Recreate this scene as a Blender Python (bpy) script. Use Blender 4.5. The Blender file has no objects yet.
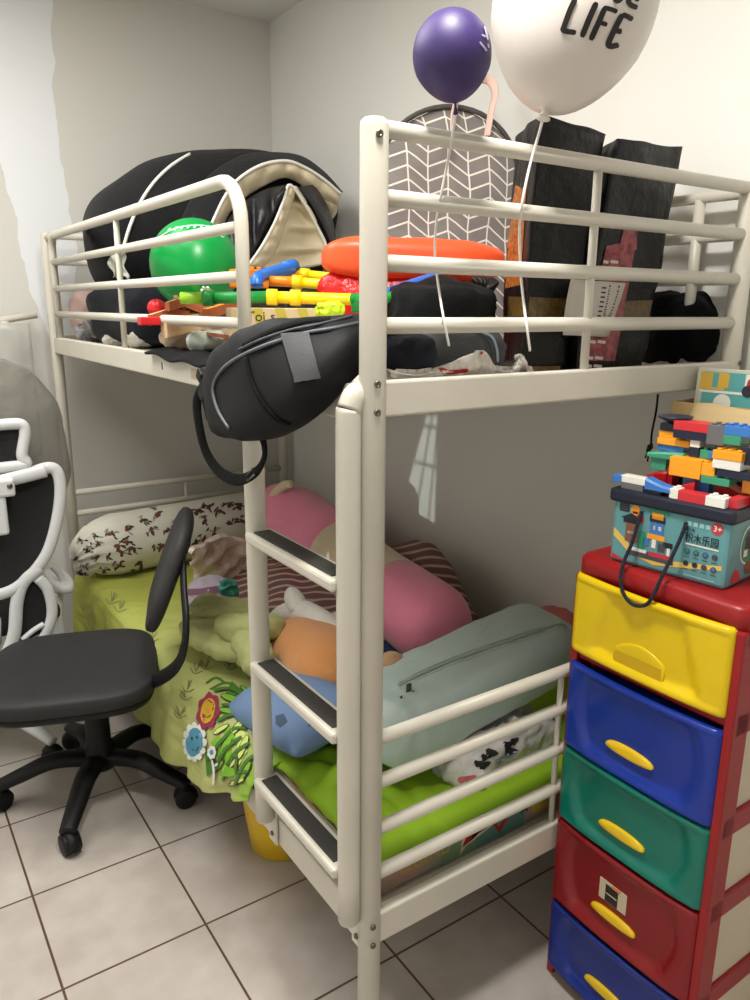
import bpy, bmesh, math, random
from mathutils import Vector as V, Matrix, noise
from mathutils.bvhtree import BVHTree
sc = bpy.context.scene
COL = sc.collection
random.seed(7)
PI = math.pi
R = math.radians

# ------------------------------------------------------------------ camera
CAM = V((-.6586, -.9779, 1.4553)); F = 765.4
YAW, PITCH, ROLL = .5969, .2467, .0076
fw = V((math.sin(YAW)*math.cos(PITCH), math.cos(YAW)*math.cos(PITCH), -math.sin(PITCH)))
r0 = V((math.cos(YAW), -math.sin(YAW), 0)); u0 = r0.cross(fw)
rt = r0*math.cos(ROLL)+u0*math.sin(ROLL); up = -r0*math.sin(ROLL)+u0*math.cos(ROLL)
def ray(px, py): return fw+rt*((px-375)/F)-up*((py-500)/F)
def at(px, py, ax, val):
    """a measured point: where the sight line meets the plane ax = val"""
    d = ray(px, py); i = 'xyz'.index(ax)
    return CAM+d*((val-CAM[i])/d[i])
cd = bpy.data.cameras.new('camera'); cam = bpy.data.objects.new('camera', cd); COL.objects.link(cam)
M = Matrix((rt, up, -fw)).transposed().to_4x4(); M.translation = CAM
cam.matrix_world = M
cd.sensor_fit = 'AUTO'; cd.sensor_width = 36; cd.lens = F/1000*36; cd.clip_start = .02
sc.camera = cam

# ------------------------------------------------------------------ materials
def srgb(c):
    f = lambda v: v/12.92 if v <= .04045 else ((v+.055)/1.055)**2.4
    return tuple(f(v/255) for v in c)+(1,)
def mat(name, rgb, rough=.5, bump=0, bscale=40, var=0, vscale=6, metal=0, coat=0, alpha=1, sheen=0, rgb2=None, trans=0, spec=.5, detail=4, stretch=None):
    m = bpy.data.materials.new(name); m.use_nodes = True
    nt = m.node_tree; N = nt.nodes; L = nt.links; b = N['Principled BSDF']
    c = srgb(rgb); b.inputs['Base Color'].default_value = c
    b.inputs['Roughness'].default_value = rough; b.inputs['Metallic'].default_value = metal
    b.inputs['Coat Weight'].default_value = coat; b.inputs['Alpha'].default_value = alpha
    b.inputs['Sheen Weight'].default_value = sheen; b.inputs['Transmission Weight'].default_value = trans
    b.inputs['Specular IOR Level'].default_value = spec
    tc = N.new('ShaderNodeTexCoord')
    src = tc.outputs['Object']
    if stretch:
        mp = N.new('ShaderNodeMapping'); mp.inputs['Scale'].default_value = stretch
        L.new(src, mp.inputs['Vector']); src = mp.outputs[0]
    if var or rgb2:
        n = N.new('ShaderNodeTexNoise'); n.inputs['Scale'].default_value = vscale; n.inputs['Detail'].default_value = 5
        L.new(src, n.inputs['Vector'])
        rp = N.new('ShaderNodeValToRGB'); rp.color_ramp.elements[0].position = .35; rp.color_ramp.elements[1].position = .65
        if rgb2: rp.color_ramp.elements[0].color = c; rp.color_ramp.elements[1].color = srgb(rgb2)
        else:
            rp.color_ramp.elements[0].color = tuple(v*(1-var) for v in c[:3])+(1,)
            rp.color_ramp.elements[1].color = tuple(min(1, v*(1+var)) for v in c[:3])+(1,)
        L.new(n.outputs['Fac'], rp.inputs[0]); L.new(rp.outputs[0], b.inputs['Base Color'])
    if bump:
        n = N.new('ShaderNodeTexNoise'); n.inputs['Scale'].default_value = bscale; n.inputs['Detail'].default_value = detail
        L.new(src, n.inputs['Vector'])
        bp = N.new('ShaderNodeBump'); bp.inputs['Strength'].default_value = bump; bp.inputs['Distance'].default_value = .01
        L.new(n.outputs['Fac'], bp.inputs['Height']); L.new(bp.outputs[0], b.inputs['Normal'])
    return m
def mnode(nt, op, a, b=None, c=None):
    n = nt.nodes.new('ShaderNodeMath'); n.operation = op
    for i, v in enumerate((a, b, c)):
        if v is None: continue
        if isinstance(v, (int, float)): n.inputs[i].default_value = v
        else: nt.links.new(v, n.inputs[i])
    return n.outputs[0]
def mixcol(nt, fac, a, b):
    n = nt.nodes.new('ShaderNodeMix'); n.data_type = 'RGBA'
    nt.links.new(fac, n.inputs[0])
    for s, v in ((6, a), (7, b)):
        if isinstance(v, tuple): n.inputs[s].default_value = v
        else: nt.links.new(v, n.inputs[s])
    return n.outputs[2]
def base(m): return m.node_tree.nodes['Principled BSDF'].inputs['Base Color']
def xyz(m):
    nt = m.node_tree; tc = nt.nodes.new('ShaderNodeTexCoord'); s = nt.nodes.new('ShaderNodeSeparateXYZ')
    nt.links.new(tc.outputs['Object'], s.inputs[0]); return nt, s.outputs[0], s.outputs[1], s.outputs[2]

# ------------------------------------------------------------------ mesh helpers
def spl(pts, n=8, closed=False):
    P = [V(p) for p in pts]; k = len(P); out = []
    rng = range(k) if closed else range(k-1)
    for i in rng:
        if closed: a, b, c, d = P[(i-1) % k], P[i], P[(i+1) % k], P[(i+2) % k]
        else: a, b, c, d = P[max(i-1, 0)], P[i], P[i+1], P[min(i+2, k-1)]
        for j in range(n):
            t = j/n
            out.append(.5*((2*b)+(c-a)*t+(2*a-5*b+4*c-d)*t*t+(3*b-a-3*c+d)*t**3))
    if not closed: out.append(P[-1])
    return out
def frame(x=None, z=None, o=(0, 0, 0), y=None):
    """matrix whose columns are the given axes (two given, third derived)"""
    if x is not None and z is not None: x = V(x).normalized(); z = V(z); z = (z-x*z.dot(x)).normalized(); y = z.cross(x)
    elif x is not None: x = V(x).normalized(); y = V(y); y = (y-x*y.dot(x)).normalized(); z = x.cross(y)
    m = Matrix((x, y, z)).transposed().to_4x4(); m.translation = V(o); return m
def T(o, rx=0, ry=0, rz=0):
    return Matrix.Translation(V(o)) @ Matrix.Rotation(R(rz), 4, 'Z') @ Matrix.Rotation(R(ry), 4, 'Y') @ Matrix.Rotation(R(rx), 4, 'X')
I4 = Matrix.Identity(4)
def nz(p, s, seed=0): return noise.noise(V(p)*s+V((seed*7.3, seed*3.1, seed*5.7)))
class MB:
    def __init__(s): s.v = []; s.f = []; s.mi = []; s.sm = []
    def add(s, vs, fs, mi=0, M=None, smooth=True):
        o = len(s.v); s.v += [(M @ V(p)) if M is not None else V(p) for p in vs]
        s.f += [tuple(i+o for i in f) for f in fs]; s.mi += [mi]*len(fs); s.sm += [smooth]*len(fs); return s
    def box(s, c, d, bev=.003, M=None, mi=0, seg=2):
        bm = bmesh.new(); bmesh.ops.create_cube(bm, size=1)
        for v in bm.verts: v.co = V((v.co.x*d[0], v.co.y*d[1], v.co.z*d[2]))
        if bev: bmesh.ops.bevel(bm, geom=bm.edges[:], offset=min(bev, min(d)*.45), segments=seg, affect='EDGES', profile=.5)
        bm.verts.index_update()
        vs = [v.co+V(c) for v in bm.verts]; fs = [[v.index for v in f.verts] for f in bm.faces]
        bm.free(); return s.add(vs, fs, mi, M, False)
    def tube(s, pts, r, n=12, mi=0, caps=True, closed=False, flat=1.0, M=None, upv=None):
        P = [V(p) for p in pts]; k = len(P); vs = []; fs = []
        rr = r if isinstance(r, (list, tuple)) else [r]*k
        prev = None
        for i in range(k):
            if closed: t = P[(i+1) % k]-P[(i-1) % k]
            else: t = P[min(i+1, k-1)]-P[max(i-1, 0)]
            t = t.normalized() if t.length > 1e-9 else V((0, 0, 1))
            if prev is None:
                a = V(upv) if upv else (V((0, 0, 1)) if abs(t.z) < .9 else V((1, 0, 0)))
                a = (a-t*a.dot(t)).normalized()
            else: a = (prev-t*prev.dot(t)).normalized()
            prev = a; b = t.cross(a)
            for j in range(n):
                w = 2*PI*j/n; vs.append(P[i]+a*(math.cos(w)*rr[i]*flat)+b*(math.sin(w)*rr[i]))
        for i in range(k if closed else k-1):
            for j in range(n):
                a0 = i*n+j; a1 = i*n+(j+1) % n; i2 = (i+1) % k
                fs.append((a0, a1, i2*n+(j+1) % n, i2*n+j))
        if caps and not closed: fs.append(tuple(range(n))[::-1]); fs.append(tuple((k-1)*n+j for j in range(n)))
        return s.add(vs, fs, mi, M)
    def lathe(s, prof, n=24, M=None, mi=0):
        vs = []; fs = []
        for r, z in prof:
            for j in range(n): vs.append((math.cos(2*PI*j/n)*r, math.sin(2*PI*j/n)*r, z))
        for i in range(len(prof)-1):
            for j in range(n): fs.append((i*n+j, i*n+(j+1) % n, (i+1)*n+(j+1) % n, (i+1)*n+j))
        fs.append(tuple(range(n))[::-1]); fs.append(tuple((len(prof)-1)*n+j for j in range(n)))
        return s.add(vs, fs, mi, M)
    def loft(s, rings, mi=0, M=None, cap=True, closed=True):
        n = len(rings[0]); vs = [p for r in rings for p in r]; fs = []
        for i in range(len(rings)-1):
            for j in range(n if closed else n-1): fs.append((i*n+j, i*n+(j+1) % n, (i+1)*n+(j+1) % n, (i+1)*n+j))
        if cap and closed: fs.append(tuple(range(n))[::-1]); fs.append(tuple((len(rings)-1)*n+j for j in range(n)))
        return s.add(vs, fs, mi, M)
    def ell(s, rad, e1=1, e2=1, M=I4, nu=40, nv=24, disp=None, mi=0):
        """superellipsoid; e<1 squarer. disp(local point, direction) -> offset along it"""
        sp = lambda v, e: math.copysign(abs(v)**e, v)
        vs = []; fs = []
        for i in range(nv+1):
            ph = -PI/2+PI*i/nv
            for j in range(nu):
                th = 2*PI*j/nu
                p = V((rad[0]*sp(math.cos(ph), e1)*sp(math.cos(th), e2), rad[1]*sp(math.cos(ph), e1)*sp(math.sin(th), e2), rad[2]*sp(math.sin(ph), e1)))
                if disp:
                    d = V((p.x/rad[0]**2, p.y/rad[1]**2, p.z/rad[2]**2)); d = d.normalized() if d.length > 0 else V((0, 0, 1))
                    p = p+d*disp(p, d)
                vs.append(p)
        for i in range(nv):
            for j in range(nu): fs.append((i*nu+j, i*nu+(j+1) % nu, (i+1)*nu+(j+1) % nu, (i+1)*nu+j))
        return s.add(vs, fs, mi, M)
    def grid(s, fn, nu, nv, mi=0, M=None, thick=0):
        vs = [V(fn(i/nu, j/nv)) for j in range(nv+1) for i in range(nu+1)]; w = nu+1
        fs = [(j*w+i, j*w+i+1, (j+1)*w+i+1, (j+1)*w+i) for j in range(nv) for i in range(nu)]
        if thick:
            nrm = [V((0, 0, 0)) for _ in vs]
            for f in fs:
                q = (vs[f[2]]-vs[f[0]]).cross(vs[f[3]]-vs[f[1]])
                for k in f: nrm[k] += q
            o = len(vs); vs = vs+[p-(n.normalized()*thick if n.length else n) for p, n in zip(vs, nrm)]
            back = [tuple(k+o for k in f[::-1]) for f in fs]
            rim = [i for i in range(w)]+[j*w+nu for j in range(1, nv+1)]+[nv*w+i for i in range(nu-1, -1, -1)]+[j*w for j in range(nv-1, 0, -1)]
            side = [(rim[(k+1) % len(rim)], rim[k], rim[k]+o, rim[(k+1) % len(rim)]+o) for k in range(len(rim))]
            fs = fs+back+side
        return s.add(vs, fs, mi, M)
    def pillow(s, w, h, t, M=I4, n=28, mi=0, disp=None, pinch=.06, p=3):
        """cushion in local xy, thickness along z"""
        vs = []; fs = []
        for side in (1, -1):
            o = len(vs)
            for j in range(n+1):
                for i in range(n+1):
                    a = -1+2*i/n; b = -1+2*j/n
                    k = ((1-abs(a)**p)*(1-abs(b)**p))**.5
                    x = a*w/2*(1-pinch*(1-b*b)); y = b*h/2*(1-pinch*(1-a*a))
                    q = V((x, y, side*t/2*k))
                    if disp: q.z += disp(q, side)*k
                    vs.append(q)
            for j in range(n):
                for i in range(n):
                    f = (o+j*(n+1)+i, o+j*(n+1)+i+1, o+(j+1)*(n+1)+i+1, o+(j+1)*(n+1)+i)
                    fs.append(f if side > 0 else f[::-1])
        return s.add(vs, fs, mi, M)
    def tree(s): return BVHTree.FromPolygons(s.v, s.f)
    def bounds(s):
        lo = V([min(p[i] for p in s.v) for i in range(3)]); hi = V([max(p[i] for p in s.v) for i in range(3)]); return lo, hi
    def build(s, name, mats, parent=None, origin=None):
        if not isinstance(mats, (list, tuple)): mats = [mats]
        if parent is not None: o = V(parent['_o'])
        elif origin is not None: o = V(origin)
        else:
            lo, hi = s.bounds(); o = V(((lo.x+hi.x)/2, (lo.y+hi.y)/2, lo.z))
        me = bpy.data.meshes.new(name); me.from_pydata([p-o for p in s.v], [], s.f)
        for m in mats: me.materials.append(m)
        for i, p in enumerate(me.polygons): p.material_index = s.mi[i]; p.use_smooth = s.sm[i]
        bm = bmesh.new(); bm.from_mesh(me); bmesh.ops.remove_doubles(bm, verts=bm.verts, dist=1e-6)
        bmesh.ops.recalc_face_normals(bm, faces=bm.faces); bm.to_mesh(me); bm.free()
        ob = bpy.data.objects.new(name, me); COL.objects.link(ob)
        if parent is not None: ob.parent = parent
        else: ob.location = o
        ob['_o'] = tuple(o); ALL.append(ob)
        return ob
ALL = []
def thing(name, label, cat, loc=(0, 0, 0), group=None):
    o = bpy.data.objects.new(name, None); COL.objects.link(o); o.location = loc; o.empty_display_size = .05
    o['_o'] = tuple(loc); o['label'] = label; o['category'] = cat
    if group: o['group'] = group
    ALL.append(o); return o
def solo(mb, name, mats, label, cat, group=None):
    o = mb.build(name, mats); o['label'] = label; o['category'] = cat
    if group: o['group'] = group
    return o
def struct(mb, name, mats):
    o = mb.build(name, mats); o['kind'] = 'structure'; return o
# printed marks laid on the surface of a mesh
def cast(tree, px, py, off=.0012):
    d = ray(px, py).normalized(); h, n, i, dist = tree.ray_cast(CAM, d)
    if h is None: return None
    if n.dot(d) > 0: n = -n
    return h+n*off
def print_poly(mb, tree, pts, mi, off=.0012):
    c = (sum(p[0] for p in pts)/len(pts), sum(p[1] for p in pts)/len(pts))
    q = [cast(tree, *p, off) for p in pts]; m = [cast(tree, c[0]+(p[0]-c[0])*.5, c[1]+(p[1]-c[1])*.5, off) for p in pts]; cc = cast(tree, *c, off)
    if cc is None or any(x is None for x in q+m): return
    k = len(q); vs = q+m+[cc]; fs = []
    for i in range(k):
        j = (i+1) % k; fs += [(i, j, k+j, k+i), (k+i, k+j, 2*k)]
    mb.add(vs, fs, mi)
def print_disc(mb, tree, c, rx, ry, mi, rot=0, n=14, off=.0012, wob=0):
    a = R(rot); pts = []
    for i in range(n):
        w = 2*PI*i/n; k = 1+wob*math.cos(w*7); x = math.cos(w)*rx*k; y = math.sin(w)*ry*k
        pts.append((c[0]+x*math.cos(a)-y*math.sin(a), c[1]+x*math.sin(a)+y*math.cos(a)))
    print_poly(mb, tree, pts, mi, off)
def print_stroke(mb, tree, pts, w, mi, off=.0015):
    P = [V((p[0], p[1], 0)) for p in pts]; P2 = spl(P, 4) if len(P) > 2 else [P[0]+(P[1]-P[0])*k/6 for k in range(7)]
    L = []; Rr = []
    for i, p in enumerate(P2):
        t = (P2[min(i+1, len(P2)-1)]-P2[max(i-1, 0)]).normalized(); nn = V((-t.y, t.x, 0))
        e = min(i, len(P2)-1-i); ww = w*(.62 if e == 0 else 1)
        L.append(cast(tree, *(p+nn*ww/2).xy, off)); Rr.append(cast(tree, *(p-nn*ww/2).xy, off))
    for i in range(len(P2)-1):
        q = (L[i], L[i+1], Rr[i+1], Rr[i])
        if all(x is not None for x in q): mb.add(list(q), [(0, 1, 2, 3)], mi)
def text_polys(s, size, fat=0):
    cu = bpy.data.curves.new('lettering', 'FONT'); cu.body = s; cu.size = size; cu.offset = fat
    ob = bpy.data.objects.new('lettering', cu); COL.objects.link(ob)
    dg = bpy.context.evaluated_depsgraph_get(); dg.update()
    me = bpy.data.meshes.new_from_object(ob.evaluated_get(dg))
    vs = [v.co.copy() for v in me.vertices]; fs = [tuple(p.vertices) for p in me.polygons]
    bpy.data.objects.remove(ob); bpy.data.curves.remove(cu); bpy.data.meshes.remove(me)
    return vs, fs
def put_text(mb, s, size, M, mi, sx=1, fat=0):
    vs, fs = text_polys(s, size, fat); mb.add([V((v.x*sx, v.y, 0)) for v in vs], fs, mi, M, False)

# ------------------------------------------------------------------ palette
white_metal = mat('cream_enamel', (208, 203, 190), .38, .03, 90, .03, 8)
black_tread = mat('black_rubber_tread', (52, 50, 46), .8, .3, 300)
steel = mat('steel_bolt', (120, 115, 105), .35, metal=1)
black_plastic = mat('black_plastic', (14, 14, 15), .5, spec=.3)
black_cloth = mat('black_cloth', (13, 14, 16), .8, .25, 120, .25, 20, sheen=.03, spec=.12)
navy_cloth = mat('navy_cloth', (26, 29, 38), .75, .25, 60, .3, 9, sheen=.05, spec=.15)
white_plastic = mat('white_plastic', (208, 210, 211), .45, .02, 60)
BX = (.95, 2.149)     # bed width and length
XW, YW = 1.0, 2.285   # inner faces of the side wall and the end wall
ZC = 2.62
XL, YB = -1.9, -2.0
PATCH_SPOT_LOC = V((-4.2, -.55, 1.22))

# ================================================================== ROOM
def room():
    # floor: square cream tiles with dark grout, slightly mottled
    fm = mat('floor_tile', (205, 196, 186), .28, .02, 12); nt, x, y, z = xyz(fm)
    def edge(c, off, s=.33):
        f = mnode(nt, 'FRACT', mnode(nt, 'DIVIDE', mnode(nt, 'SUBTRACT', c, off), s))
        a = mnode(nt, 'ABSOLUTE', mnode(nt, 'SUBTRACT', f, .5)); return mnode(nt, 'GREATER_THAN', a, .5-.0085)
    g = mnode(nt, 'MAXIMUM', edge(x, -.451), edge(y, 1.178+.012))
    n = nt.nodes.new('ShaderNodeTexNoise'); n.inputs['Scale'].default_value = 9; n.inputs['Detail'].default_value = 6
    tc = nt.nodes.new('ShaderNodeTexCoord'); nt.links.new(tc.outputs['Object'], n.inputs['Vector'])
    rp = nt.nodes.new('ShaderNodeValToRGB'); rp.color_ramp.elements[0].position = .35; rp.color_ramp.elements[1].position = .7
    rp.color_ramp.elements[0].color = srgb((180, 171, 163)); rp.color_ramp.elements[1].color = srgb((197, 189, 182))
    nt.links.new(n.outputs['Fac'], rp.inputs[0])
    nt.links.new(mixcol(nt, g, rp.outputs[0], srgb((92, 72, 54))), base(fm))
    b = MB().box(((XL+XW)/2, (YB+YW)/2, -.05), (XW-XL+.2, YW-YB+.2, .1), 0)
    o = b.build('floor', fm, origin=(0, 0, 0)); o['kind'] = 'structure'
    wm = mat('wall_paint', (224, 223, 218), .8, .06, 25, .015, 3)
    struct(MB().box((XW+.05, (YB+YW)/2, ZC/2), (.1, YW-YB+.2, ZC), 0), 'wall_right', wm)
    # end wall with a brushed-on patch of whiter primer
    pm = mat('wall_paint_primed', (216, 213, 203), .8, .06, 25); nt, x, y, z = xyz(pm)
    n = nt.nodes.new('ShaderNodeTexNoise'); n.inputs['Scale'].default_value = 2.2; n.inputs['Detail'].default_value = 5
    tc = nt.nodes.new('ShaderNodeTexCoord'); nt.links.new(tc.outputs['Object'], n.inputs['Vector'])
    wob = mnode(nt, 'MULTIPLY', mnode(nt, 'SUBTRACT', n.outputs['Fac'], .5), .2)
    right = mnode(nt, 'LESS_THAN', mnode(nt, 'ADD', x, wob), mnode(nt, 'MULTIPLY_ADD', z, -.03, .175))
    left = mnode(nt, 'GREATER_THAN', mnode(nt, 'ADD', x, wob), mnode(nt, 'MULTIPLY_ADD', z, -.16, .215))
    low = mnode(nt, 'GREATER_THAN', z, 1.3)
    fac = mnode(nt, 'MULTIPLY', mnode(nt, 'MULTIPLY', right, left), low)
    nt.links.new(mixcol(nt, fac, srgb((212, 210, 203)), srgb((230, 233, 235))), base(pm))
    o = MB().box(((XL+XW)/2, YW+.05, ZC/2), (XW-XL+.2, .1, ZC), 0).build('wall_far', pm, origin=(0, 0, 0)); o['kind'] = 'structure'
    # left wall with a small barred window whose curtain leaves a tapering gap
    def onwall(p, x): k = (x-PATCH_SPOT_LOC.x)/(p.x-PATCH_SPOT_LOC.x); return PATCH_SPOT_LOC+(p-PATCH_SPOT_LOC)*k
    X1 = V((XW, 0, 0)); gap = [onwall(at(px, py, 'x', XW), XL) for px, py in ((428, 416), (446, 416), (442, 560), (396, 535))]
    ys = [p.y for p in gap]; zs = [p.z for p in gap]; y0, y1, z0, z1 = min(ys)-.01, max(ys)+.01, min(zs)-.01, max(zs)+.01
    b = MB()
    for (ya, yb_, za, zb) in ((YB-.1, y0, 0, ZC), (y1, YW+.1, 0, ZC), (y0, y1, 0, z0), (y0, y1, z1, ZC)): b.box((XL-.05, (ya+yb_)/2, (za+zb)/2), (.1, yb_-ya, zb-za), 0)
    struct(b, 'wall_left', wm)
    b = MB(); x = XL-.012
    R0 = [V((x, y0-.02, z1+.02)), V((x, y1+.02, z1+.02)), V((x, y1+.02, z0-.02)), V((x, y0-.02, z0-.02))]
    g = sorted(gap, key=lambda p: -p.z); tp = sorted(g[:2], key=lambda p: p.y); bt = sorted(g[2:], key=lambda p: p.y)
    G = [V((x, tp[0].y, tp[0].z)), V((x, tp[1].y, tp[1].z)), V((x, bt[1].y, bt[1].z)), V((x, bt[0].y, bt[0].z))]
    b.add(R0+G, [(i, (i+1) % 4, 4+(i+1) % 4, 4+i) for i in range(4)], smooth=False)
    for k in (.33, .66):
        b.tube([G[0].lerp(G[1], k)+V((.004, 0, .01)), G[3].lerp(G[2], k)+V((.004, 0, -.01))], .0022, 6)
    for k in (.08, .36, .78): b.tube([G[0].lerp(G[3], k)+V((.004, -.01, 0)), G[1].lerp(G[2], k)+V((.004, .01, 0))], .0026, 6)
    struct(b, 'light_mask', mat('light_mask_grey', (190, 188, 180), .5))
    struct(MB().box(((XL+XW)/2, YB-.05, ZC/2), (XW-XL+.2, .1, ZC), 0), 'wall_back', wm)
    struct(MB().box(((XL+XW)/2, (YB+YW)/2, ZC+.05), (XW-XL+.2, YW-YB+.2, .1), 0), 'ceiling', wm)
room()

# ================================================================== BUNK BED
def bunk():
    W, L = BX
    t = thing('bunk_bed', 'cream metal bunk bed with ladder and tubular guard rails', 'bunk bed', (W/2, L/2, 0))
    m = white_metal
    up_r = (1.702, 1.61, 1.519, 1.428); lo_r = (.729, .643, .548, .455)
    for y in (0, L):
        s = -1 if y == 0 else 1
        for x in (0, W):
            p = MB().lathe([(.021, 0), (.021, 1.704), (.0195, 1.710), (.015, 1.714), (.004, 1.7155)], 28, T((x, y, 0)))
            po = p.build('post', m, t)
            bl = [(1.690,), (1.343,), (1.30,), (.362,), (.322,)]
            for (z,) in bl:
                d = V((-.25, s, 0)).normalized() if x == 0 else V((.1, s, 0)).normalized()
                MB().lathe([(.0055, 0), (.0055, .003), (.003, .0045), (.0028, .0035)], 12, frame(x=d.cross(V((0, 0, 1))), z=d, o=V((x, y, z))+d*.0205)).build('bolt', steel, po)
        for z in up_r+lo_r:
            MB().tube([(.018, y, z), (W-.018, y, z)], .0125, 16).build('end_rail', m, t)
        MB().box((W/2, y, 1.318), (W-.03, .024, .056), .004).build('end_board', m, t)
        MB().box((W/2, y, .342), (W-.03, .024, .065), .004).build('end_board', m, t)
        MB().tube([(W/2, y, 1.345), (W/2, y, 1.70)], .008).build('middle_rod', m, t)
        MB().tube([(W/2, y, .37), (W/2, y, .727)], .0062).build('middle_rod', m, t)
    for x in (0, W):
        MB().box((x, L/2, 1.308), (.024, L-.03, .06), .004).build('side_board', m, t)
        b = MB().box((x, L/2, .335), (.024, L-.03, .068), .004).build('side_board', m, t)
    # lengthwise guard along the open side: bent frame, three bars, upright rods
    for x, ye, yb in ((0, .455, L-.075),):
        g = 1.694
        pts = [(x, yb, 1.337), (x, yb, g-.06)]+[(x, yb-.05+.05*math.cos(a), g-.05+.05*math.sin(a)) for a in [0, .4, .8, 1.2, PI/2]]
        pts += [(x, ye+.085-.085*math.sin(a), g-.085+.085*math.cos(a)) for a in [0, .26, .52, .78, 1.05, 1.31, PI/2]]+[(x, ye, 1.337)]
        gd = MB().tube(pts, .0135, 14).build('guard_frame', m, t)
        MB().tube([(x, L-.015, g-.003), (x, yb-.045, g)], .012, 12).build('guard_frame', m, t)
        for z in (1.605, 1.512, 1.422): MB().tube([(x, yb, z), (x, ye, z)], .0115, 14).build('guard_bar', m, t)
        for yr in ((1.27,) if x == 0 else (1.27, .62)): MB().tube([(x, yr, 1.335), (x, yr, 1.69)], .0085, 10).build('guard_rod', m, t)
    for z in (1.694, 1.61, 1.519, 1.428): MB().tube([(W, .015, z), (W, L-.015, z)], .0115, 14).build('guard_bar', m, t)
    for y in (.115, .62, 1.27, 1.95): MB().tube([(W, y, 1.335), (W, y, 1.69)], .012, 12).build('guard_rod', m, t)
    MB().box((W/2, L/2, 1.313), (W-.03, L-.04, .03), .004).build('bed_base', m, t)
    b = MB()
    for i in range(16): b.box((W/2, .08+i*.133, .338), (W-.03, .07, .014), .003)
    b.build('bed_base', m, t)
    # ladder
    for y, ztop in ((.356, 1.325), (.0125, 1.325)):
        b = MB().tube(spl([(-.036, y, .372), (-.036, y, 1.0), (-.036, y, 1.27), (-.033, y, 1.303), (-.022, y, 1.324), (-.004, y, 1.331)], 6), [.0205]*24+[.020, .0195, .019, .018, .017, .016, .015], 16)
        st = b.build('ladder_stile', m, t)
        MB().lathe([(.0055, 0), (.0055, .003), (.003, .0045), (.0028, .0035)], 12, frame(x=(0, 1, 0), z=(-1, 0, 0), o=(-.0195, y, .325))).build('bolt', steel, st)
        MB().box((-.0165, y, .345), (.006, .036, .085), .002).build('foot_plate', m, st)
        MB().lathe([(.0205, 0), (.019, -.004), (.012, -.009), (.002, -.011)], 16, T((-.036, y, .3725))).build('end_cap', m, st)
    for z in (1.018, .742, .472):
        st = MB().box((-.036, .184, z), (.058, .33, .022), .006).build('ladder_step', m, t)
        MB().box((-.036, .184, z+.0115), (.036, .295, .004), .0018).build('step_tread', black_tread, st)
    sl = MB().box((-.0125, .705, 1.305), (.002, .045, .022), .001).build('maker_sticker', mat('foil_sticker', (176, 162, 135), .5, 0, 40, .2, 160), t)
    sl['label'] = 'small tan sticker on the rail'
    MB().box((-.0122, .925, 1.309), (.001, .006, .018), 0).build('slot', mat('dark_slot', (70, 64, 54), .8), t)
bunk()

# ================================================================== BLACK TASK CHAIR
def caster(t, p, ang, r=.031, m=black_plastic, name='caster'):
    """twin-wheel caster standing on the floor at p"""
    b = MB(); d = V((math.cos(ang), math.sin(ang), 0)); s = V((-d.y, d.x, 0)); c = V((p[0], p[1], r))
    for k in (-1, 1):
        Mx = frame(x=d, z=s, o=c+s*(k*.013))
        b.lathe([(r*.5, -.011), (r*.9, -.010), (r, -.006), (r, .006), (r*.9, .010), (r*.5, .011)], 20, Mx)
    b.tube(spl([c-d*.022+V((0, 0, .012)), c+V((0, 0, .030)), c+d*.024+V((0, 0, .014)), c+d*.03-V((0, 0, .006))], 4), [.017]*13, 10, flat=.55)
    b.tube([c+V((0, 0, .02)), c+V((0, 0, .055))], .009, 10)
    b.build(name, m, t)
def star_base(t, c, Rr, a0, m, zhub=.115, ztip=.078, w=.024):
    for k in range(5):
        a = R(a0+72*k); d = V((math.cos(a), math.sin(a), 0)); o = V((c[0], c[1], 0))
        pts = spl([o+d*.02+V((0, 0, zhub)), o+d*(.45*Rr)+V((0, 0, zhub+.012)), o+d*(.8*Rr)+V((0, 0, ztip+.018)), o+d*(Rr+.012)+V((0, 0, ztip-.006))], 6)
        n = len(pts)
        MB().tube(pts, [w*(1.15-.4*i/(n-1)) for i in range(n)], 12, flat=.72, upv=(0, 0, 1)).build('base_leg', m, t)
        caster(t, (o+d*Rr).xy, a+R(40), m=black_plastic)
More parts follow.
